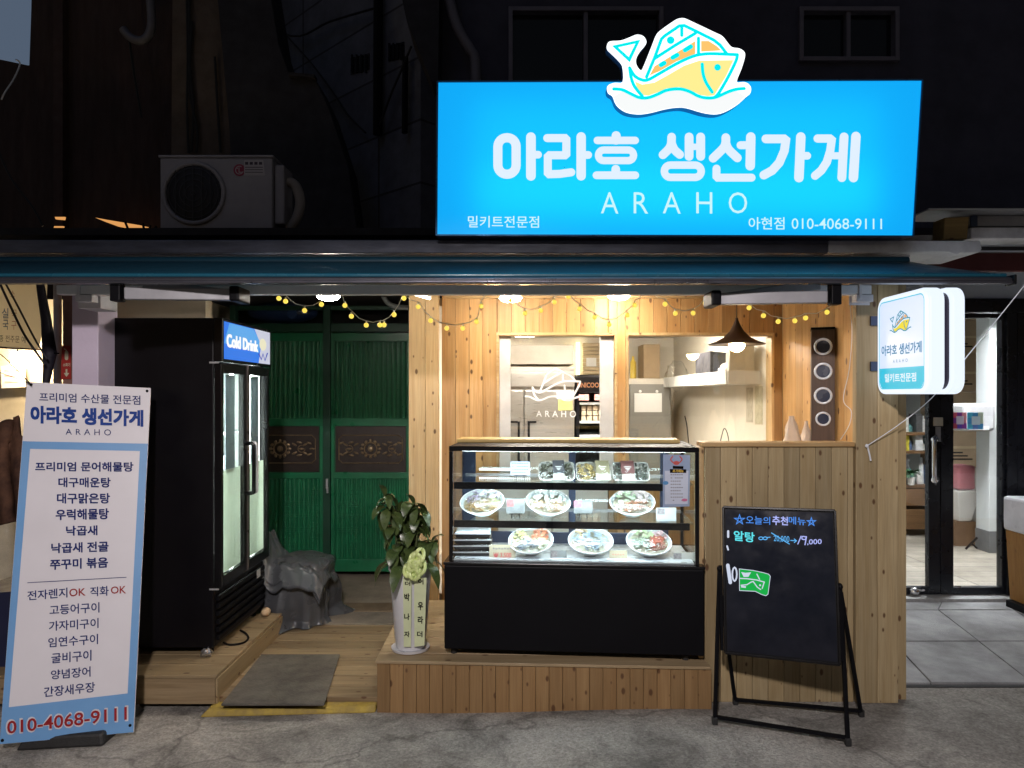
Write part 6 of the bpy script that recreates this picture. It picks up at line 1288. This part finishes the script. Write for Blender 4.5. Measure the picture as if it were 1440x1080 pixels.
# ------------------------------------------------------------------ buildings above
RBY = 6.3; rb = thing('plastered_building', 'dark plastered upper building behind the blue sign', 'building', (3, RBY, 2.4))
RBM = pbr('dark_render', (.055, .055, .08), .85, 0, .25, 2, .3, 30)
W1 = (715, 12, 932, 150); W2 = (1122, 12, 1262, 88)
rx = lambda px: X(px, RBY); rz_ = lambda py: Z(py, RBY)
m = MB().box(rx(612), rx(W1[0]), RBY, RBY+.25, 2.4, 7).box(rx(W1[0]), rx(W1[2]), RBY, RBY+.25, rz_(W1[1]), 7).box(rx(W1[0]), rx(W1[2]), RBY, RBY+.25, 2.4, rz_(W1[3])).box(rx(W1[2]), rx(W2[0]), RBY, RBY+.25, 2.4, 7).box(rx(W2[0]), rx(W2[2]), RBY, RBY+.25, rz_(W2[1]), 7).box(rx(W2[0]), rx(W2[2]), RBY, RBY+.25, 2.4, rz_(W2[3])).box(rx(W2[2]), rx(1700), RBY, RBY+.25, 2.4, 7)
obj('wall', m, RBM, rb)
FRM = pbr('window_frame_grey', (.16, .15, .18), .5)
for (x0, y0, x1, y1) in (W1, W2):
    xm = (x0+x1)/2; f_ = MB().box(rx(x0), rx(x0+6), RBY-.04, RBY+.1, rz_(y1), rz_(y0)).box(rx(x1-6), rx(x1), RBY-.04, RBY+.1, rz_(y1), rz_(y0)).box(rx(x0+6), rx(x1-6), RBY-.04, RBY+.1, rz_(y0+6), rz_(y0)).box(rx(x0+6), rx(x1-6), RBY-.04, RBY+.1, rz_(y1), rz_(y1-6)).box(rx(xm-3), rx(xm+3), RBY-.02, RBY+.08, rz_(y1-6), rz_(y0+6))
    w = obj('window', f_, FRM, rb, bev=.004); obj('pane', MB().box(rx(x0+6), rx(x1-6), RBY+.04, RBY+.045, rz_(y1-6), rz_(y0+6)), pbr('dark_glass', (.008, .008, .012), .1), w)
tag(obj('drain_pipe', MB().tube(smooth([at(618, -60, 6.1), at(640, 30, 6.1), at(660, 68, 6.1), at(668, 84, 6.1), at(669, 130, 6.1)], 5), .045, 12), pbr('old_pvc_pipe', (.15, .145, .17), .5), sm=60), 'grey drain pipe slanting down beside the upper left window', 'pipe')
tag(obj('gable_edge', MB().prism([at(553, -60, 6.0), at(618, -60, 6.0), at(616, 118, 6.0), at(606, 112, 6.0), at(572, 30, 6.0)], (0, .5, 0)), pbr('dark_gable', (.02, .02, .026), .8)), 'dark slanting gable edge left of the rear building', 'gable')
tw = thing('tiled_building', 'tall tiled building receding behind the roof, left of the sign', 'building', (-2.5, 8, 2.4))
fa, fb_ = Vector((-4.6, 10.5, 0)), Vector((-.9, 7.0, 0)); dr = (fb_-fa).normalized(); nr = Vector((-dr.y, dr.x, 0))
if nr.y < 0: nr = -nr
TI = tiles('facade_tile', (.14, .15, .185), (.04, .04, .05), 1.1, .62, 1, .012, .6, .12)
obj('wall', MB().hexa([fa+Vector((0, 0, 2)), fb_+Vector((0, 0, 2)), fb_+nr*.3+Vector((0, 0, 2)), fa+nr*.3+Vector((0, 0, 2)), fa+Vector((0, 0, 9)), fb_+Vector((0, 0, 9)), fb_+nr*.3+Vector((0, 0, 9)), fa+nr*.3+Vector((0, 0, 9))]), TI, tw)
ftw = onplane(fa+Vector((0, 0, 2)), fb_+Vector((0, 0, 2)), fa+Vector((0, 0, 9)))
for (x0, x1, ya, yb2, h) in ((494, 520, 82, 75, 23), (547, 569, 65, 59, 22)):
    w = obj('window', MB().prism([ftw(x0, ya+h, .01), ftw(x1, yb2+h, .01), ftw(x1, yb2, .01), ftw(x0, ya, .01)], -ftw.n*.02), pbr('tiny_window', (.015, .015, .018), .3), tw)
    m = MB()
    for i in range(4): xx = x0+(x1-x0)*(i+.5)/4; m.bar(ftw(xx, ya+h-2, .02), ftw(xx, yb2+3, .02), .02, .02, (0, 1, 0))
    obj('bar', m, BLACK, w)
obj('pipe', MB().tube([ftw(541, -40, .08), ftw(540, 192, .08)], .05, 8).tube([ftw(579, 85, .08), ftw(578, 190, .08)], .03, 8), BLACK, tw)
m = MB()
for p in ([(414, 55), (450, 95), (480, 135), (500, 165), (525, 190)], [(590, 70), (575, 105), (560, 140), (545, 180)], [(350, 15), (420, 55), (475, 35), (545, 15)]): m.tube(smooth([ftw(x, y, .1) for x, y in p], 5), .012, 5)
tag(obj('facade_cable', m, CAB), 'thin black cables strung across the tiled building', 'cable')
t = thing('parapet_wall', 'dark sloping stair parapet left of the tiled building', 'wall', at(430, 300, 6.8)); obj('slab', MB().prism([at(300, -60, 6.8), at(372, -60, 6.8), at(392, 62, 6.8), at(408, 108, 6.8), at(444, 112, 6.8), at(462, 150, 6.8), at(490, 235, 6.8), at(505, 345, 6.8), at(330, 345, 6.8), at(322, 180, 6.8)], (0, .4, 0)), pbr('dark_parapet', (.028, .028, .034), .85, 0, .3, 3, .3, 30), t, bev=.01); obj('coping', MB().bar(at(444, 110, 6.78), at(408, 107, 6.78), .1, .03), DKW, t)
t = thing('concrete_pier', 'tan concrete wall strip with hanging cables above the air conditioner', 'wall', at(285, 300, 6.9)); obj('shaft', MB().prism([at(243, -60, 6.9), at(318, -60, 6.9), at(328, 60, 6.9), at(322, 345, 6.9), at(240, 345, 6.9)], (0, .4, 0)), pbr('tan_concrete', (.10, .078, .06), .85, 0, .35, 3, .5, 25), t); m = MB()
for p in ([(262, -40), (264, 80), (263, 150), (265, 215)], [(266, -40), (267, 90), (272, 150), (269, 215)], [(270, 30), (266, 120), (277, 180), (276, 215)], [(302, 80), (306, 150), (310, 215)]): m.tube(smooth([at(x, y, 6.86) for x, y in p], 6), .012, 6)
obj('cable', m, CAB, t)
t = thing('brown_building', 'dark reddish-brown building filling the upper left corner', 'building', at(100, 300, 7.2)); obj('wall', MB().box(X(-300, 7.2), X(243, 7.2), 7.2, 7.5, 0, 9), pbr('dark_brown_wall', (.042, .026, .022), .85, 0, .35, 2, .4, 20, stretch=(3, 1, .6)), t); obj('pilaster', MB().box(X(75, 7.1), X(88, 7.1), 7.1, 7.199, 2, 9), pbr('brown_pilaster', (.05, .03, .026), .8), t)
tag(obj('conduit', MB().tube(smooth([at(207, -40, 6.9), at(213, 20, 6.9), at(211, 45, 6.9), at(200, 57, 6.9), at(184, 53, 6.9), at(173, 41, 6.9)], 6), .04, 12), pbr('grey_conduit', (.12, .12, .14), .5), sm=60), 'hooked grey conduit on the dark building, upper left', 'conduit')
tag(obj('hanging_cable', MB().tube(smooth([at(182, 55, 6.95), at(188, 100, 6.95), at(199, 165, 6.95)], 5), .012, 5), CAB), 'thin cable hanging from the hooked conduit', 'cable')
# neighbour's sign at top-left corner
t = thing('corner_sign', 'pale blue-white sign panel cut off by the top left corner', 'sign', at(10, 80, 3.6)); fcs = onplane(at(0, 75, 3.6), at(28, 88, 3.7), at(0, 0, 3.6)); obj('panel', MB().prism([fcs(-80, 60), fcs(0, 77), fcs(27, 83), fcs(30, 0), fcs(31, -60), fcs(-80, -60)], (0, .08, 0)), emit('corner_panel', (.16, .22, .32), .5, .4), t, bev=.004); obj('hook', MB().tube(smooth([fcs(20, 84, .01), fcs(26, 90, .01), fcs(18, 110, .01), fcs(5, 130, .01), fcs(0, 140, .01)], 5), .004, 5), GREYALU, t)
tag(obj('overhead_cable', MB().tube(smooth([at(-10, 195, 4.4), at(15, 250, 4.4), at(45, 290, 4.4), at(60, 318, 4.4)], 6), .006, 6), CAB), 'black cable dropping to the roof edge at far left', 'cable')
# slivers of orange light behind the roof, shaped as glowing flats
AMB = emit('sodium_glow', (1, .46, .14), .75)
t = thing('orange_light_sliver', 'slivers of orange light shaped as glowing flats behind the roof, left of air conditioner', 'window', at(150, 330, 6.9)); obj('lit_pane', MB().prism([at(134, 306, 6.95), at(150, 309, 6.95), at(198, 317, 6.95), at(228, 324, 6.95), at(224, 328.5, 6.95), at(200, 325, 6.95), at(165, 318, 6.95), at(146, 311, 6.95)], (0, .02, 0)).prism([at(76, 318, 6.95), at(89, 318, 6.95), at(86, 329, 6.95), at(75, 328, 6.95)], (0, .02, 0)).prism([at(77, 305, 6.95), at(91, 305, 6.95), at(90, 309, 6.95), at(78, 308, 6.95)], (0, .02, 0)), AMB, t)
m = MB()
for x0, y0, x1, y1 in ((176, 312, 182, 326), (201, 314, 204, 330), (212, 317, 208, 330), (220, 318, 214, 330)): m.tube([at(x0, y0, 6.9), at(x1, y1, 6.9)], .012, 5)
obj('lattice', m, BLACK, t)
# air conditioner unit
AY = 4.2; ac = thing('air_conditioner', 'grimy white air conditioner outdoor unit on the roof, left of the sign', 'air conditioner', at(306, 328, AY))
ax0, ax1, az0, az1 = X(225, AY), X(383, AY), Z(325, AY), Z(222, AY)
ACW = pbr('grimy_white_metal', (.33, .315, .33), .5, 0, .15, 4, .1, 30)
obj('casing', MB().box(ax0, ax1, AY, AY+.27, az0, az1), ACW, ac, bev=.008); obj('lid', MB().box(ax0-.008, ax1+.008, AY-.008, AY+.278, az1+.001, az1+.016), ACW, ac, bev=.005)
c = Vector((X(273, AY), AY-.001, Z(272, AY))); rr_ = 42*.0042; MM = Matrix.Translation(c) @ Matrix.Rotation(R(90), 4, 'X')
fan = obj('fan_opening', MB().lathe([(rr_*.93, .002), (rr_*.9, .004), (.001, .003)], MM, 40), pbr('fan_dark', (.012, .011, .014), .6), ac, sm=40)
obj('fan_ring', MB().tube([MM @ Vector((rr_*math.cos(a_*.1571), rr_*math.sin(a_*.1571), .004)) for a_ in range(40)], .014, 8, True), ACW, fan, sm=60)
m = MB()
for i in range(5): m.tube([MM @ Vector((rr_*.19*(i+.4)*math.cos(a_*.2244), rr_*.19*(i+.4)*math.sin(a_*.2244), .012)) for a_ in range(28)], .002, 5, True)
for i in range(-3, 4): h_ = math.sqrt(max(0, 1-(i*.29)**2))*rr_*.92; m.tube([MM @ Vector((i*.29*rr_, -h_, .014)), MM @ Vector((i*.29*rr_, h_, .014))], .002, 5)
obj('guard', m, pbr('guard_grey', (.05, .05, .055), .5), fan)
fac = lambda px, py, off=0: Vector((X(px, AY), AY-.001-off, Z(py, AY)))
bdg = obj('red_badge', MB().disc((337, 239.5), 8.5, fac, .002), pbr('badge_red', (.30, .02, .06), .5), ac)
m = MB().ribbon([(337 + 5.5*math.cos(a_*.4), 239.5 + 5.5*math.sin(a_*.4)) for a_ in range(1, 14)], 1.1, fac, .003); m.ribbon([(336.5, 236), (336.5, 242.5), (340, 242.5)], 1.1, fac, .0032); m.disc((334, 237), .9, fac, .0034); obj('badge_mark', m, pbr('badge_white', (.5, .46, .46), .5), bdg)
pl_ = obj('rating_plate', MB().poly([fac(x, y, .0026) for x, y in ((343.5, 247), (373, 247), (370.5, 225.5), (343.5, 225.5))]), pbr('plate_pale', (.5, .47, .47), .5), ac)
m = MB()
for k_ in range(4): m.ribbon([(345 + k_*6.5, 230), (349.5 + k_*6.5, 230)], 4, fac, .0032, cap=False)
for j in range(3): m.ribbon([(345, 235.5+j*3.5), (370, 235.5+j*3.5)], 1, fac, .0032, cap=False)
obj('plate_print', m, pbr('plate_ink', (.06, .04, .06), .5), pl_)
obj('side_cover', MB().box(ax1+.001, ax1+.06, AY+.03, AY+.2, az0+.05, az1-.03), ACW, ac, bev=.01); obj('insulated_hose', MB().tube(smooth([(ax1+.06, AY+.1, az1-.11), (ax1+.11, AY+.1, az1-.14), (ax1+.135, AY+.1, az1-.24), (ax1+.11, AY+.1, az1-.34), (ax1+.06, AY+.1, az1-.40)], 6), .03, 10), pbr('lagging', (.28, .25, .22), .8), ac, sm=60)
obj('foot', MB().box(ax0+.08, ax0+.13, AY, AY+.27, az0-.045, az0-.001).box(ax1-.13, ax1-.08, AY, AY+.27, az0-.045, az0-.001), GREYALU, ac)
# ------------------------------------------------------------------ added unseen lamp across the alley, to light the pavement and standing signs
t = thing('added_street_lamp', 'added unseen lamp on a pole across the alley that lights the street', 'added lamp', (-.3, -.6, 0))
obj('pole', MB().tube([(0, -.5, .0), (0, -.5, 3.0), (0, -.4, 3.12), (0, 0, 3.15)], .04, 12), BLACK, t, local=True, sm=60)
obj('lamp_shade', MB().lathe([(.02, 3.16), (.05, 3.13), (.2, 3.02), (.195, 3.02), (.04, 3.12), (.01, 3.14)], n=28), BLACK, t, local=True, sm=50)
sp = bpy.data.lights.new('added_street_spot', 'SPOT'); spo = bpy.data.objects.new('added_street_spot', sp); COL.objects.link(spo); spo.parent = t; spo.location = (0, 0, 2.98)
sp.energy = 360; sp.spot_size = R(164); sp.spot_blend = .12; sp.shadow_soft_size = .1; sp.color = (1, .91, .90)
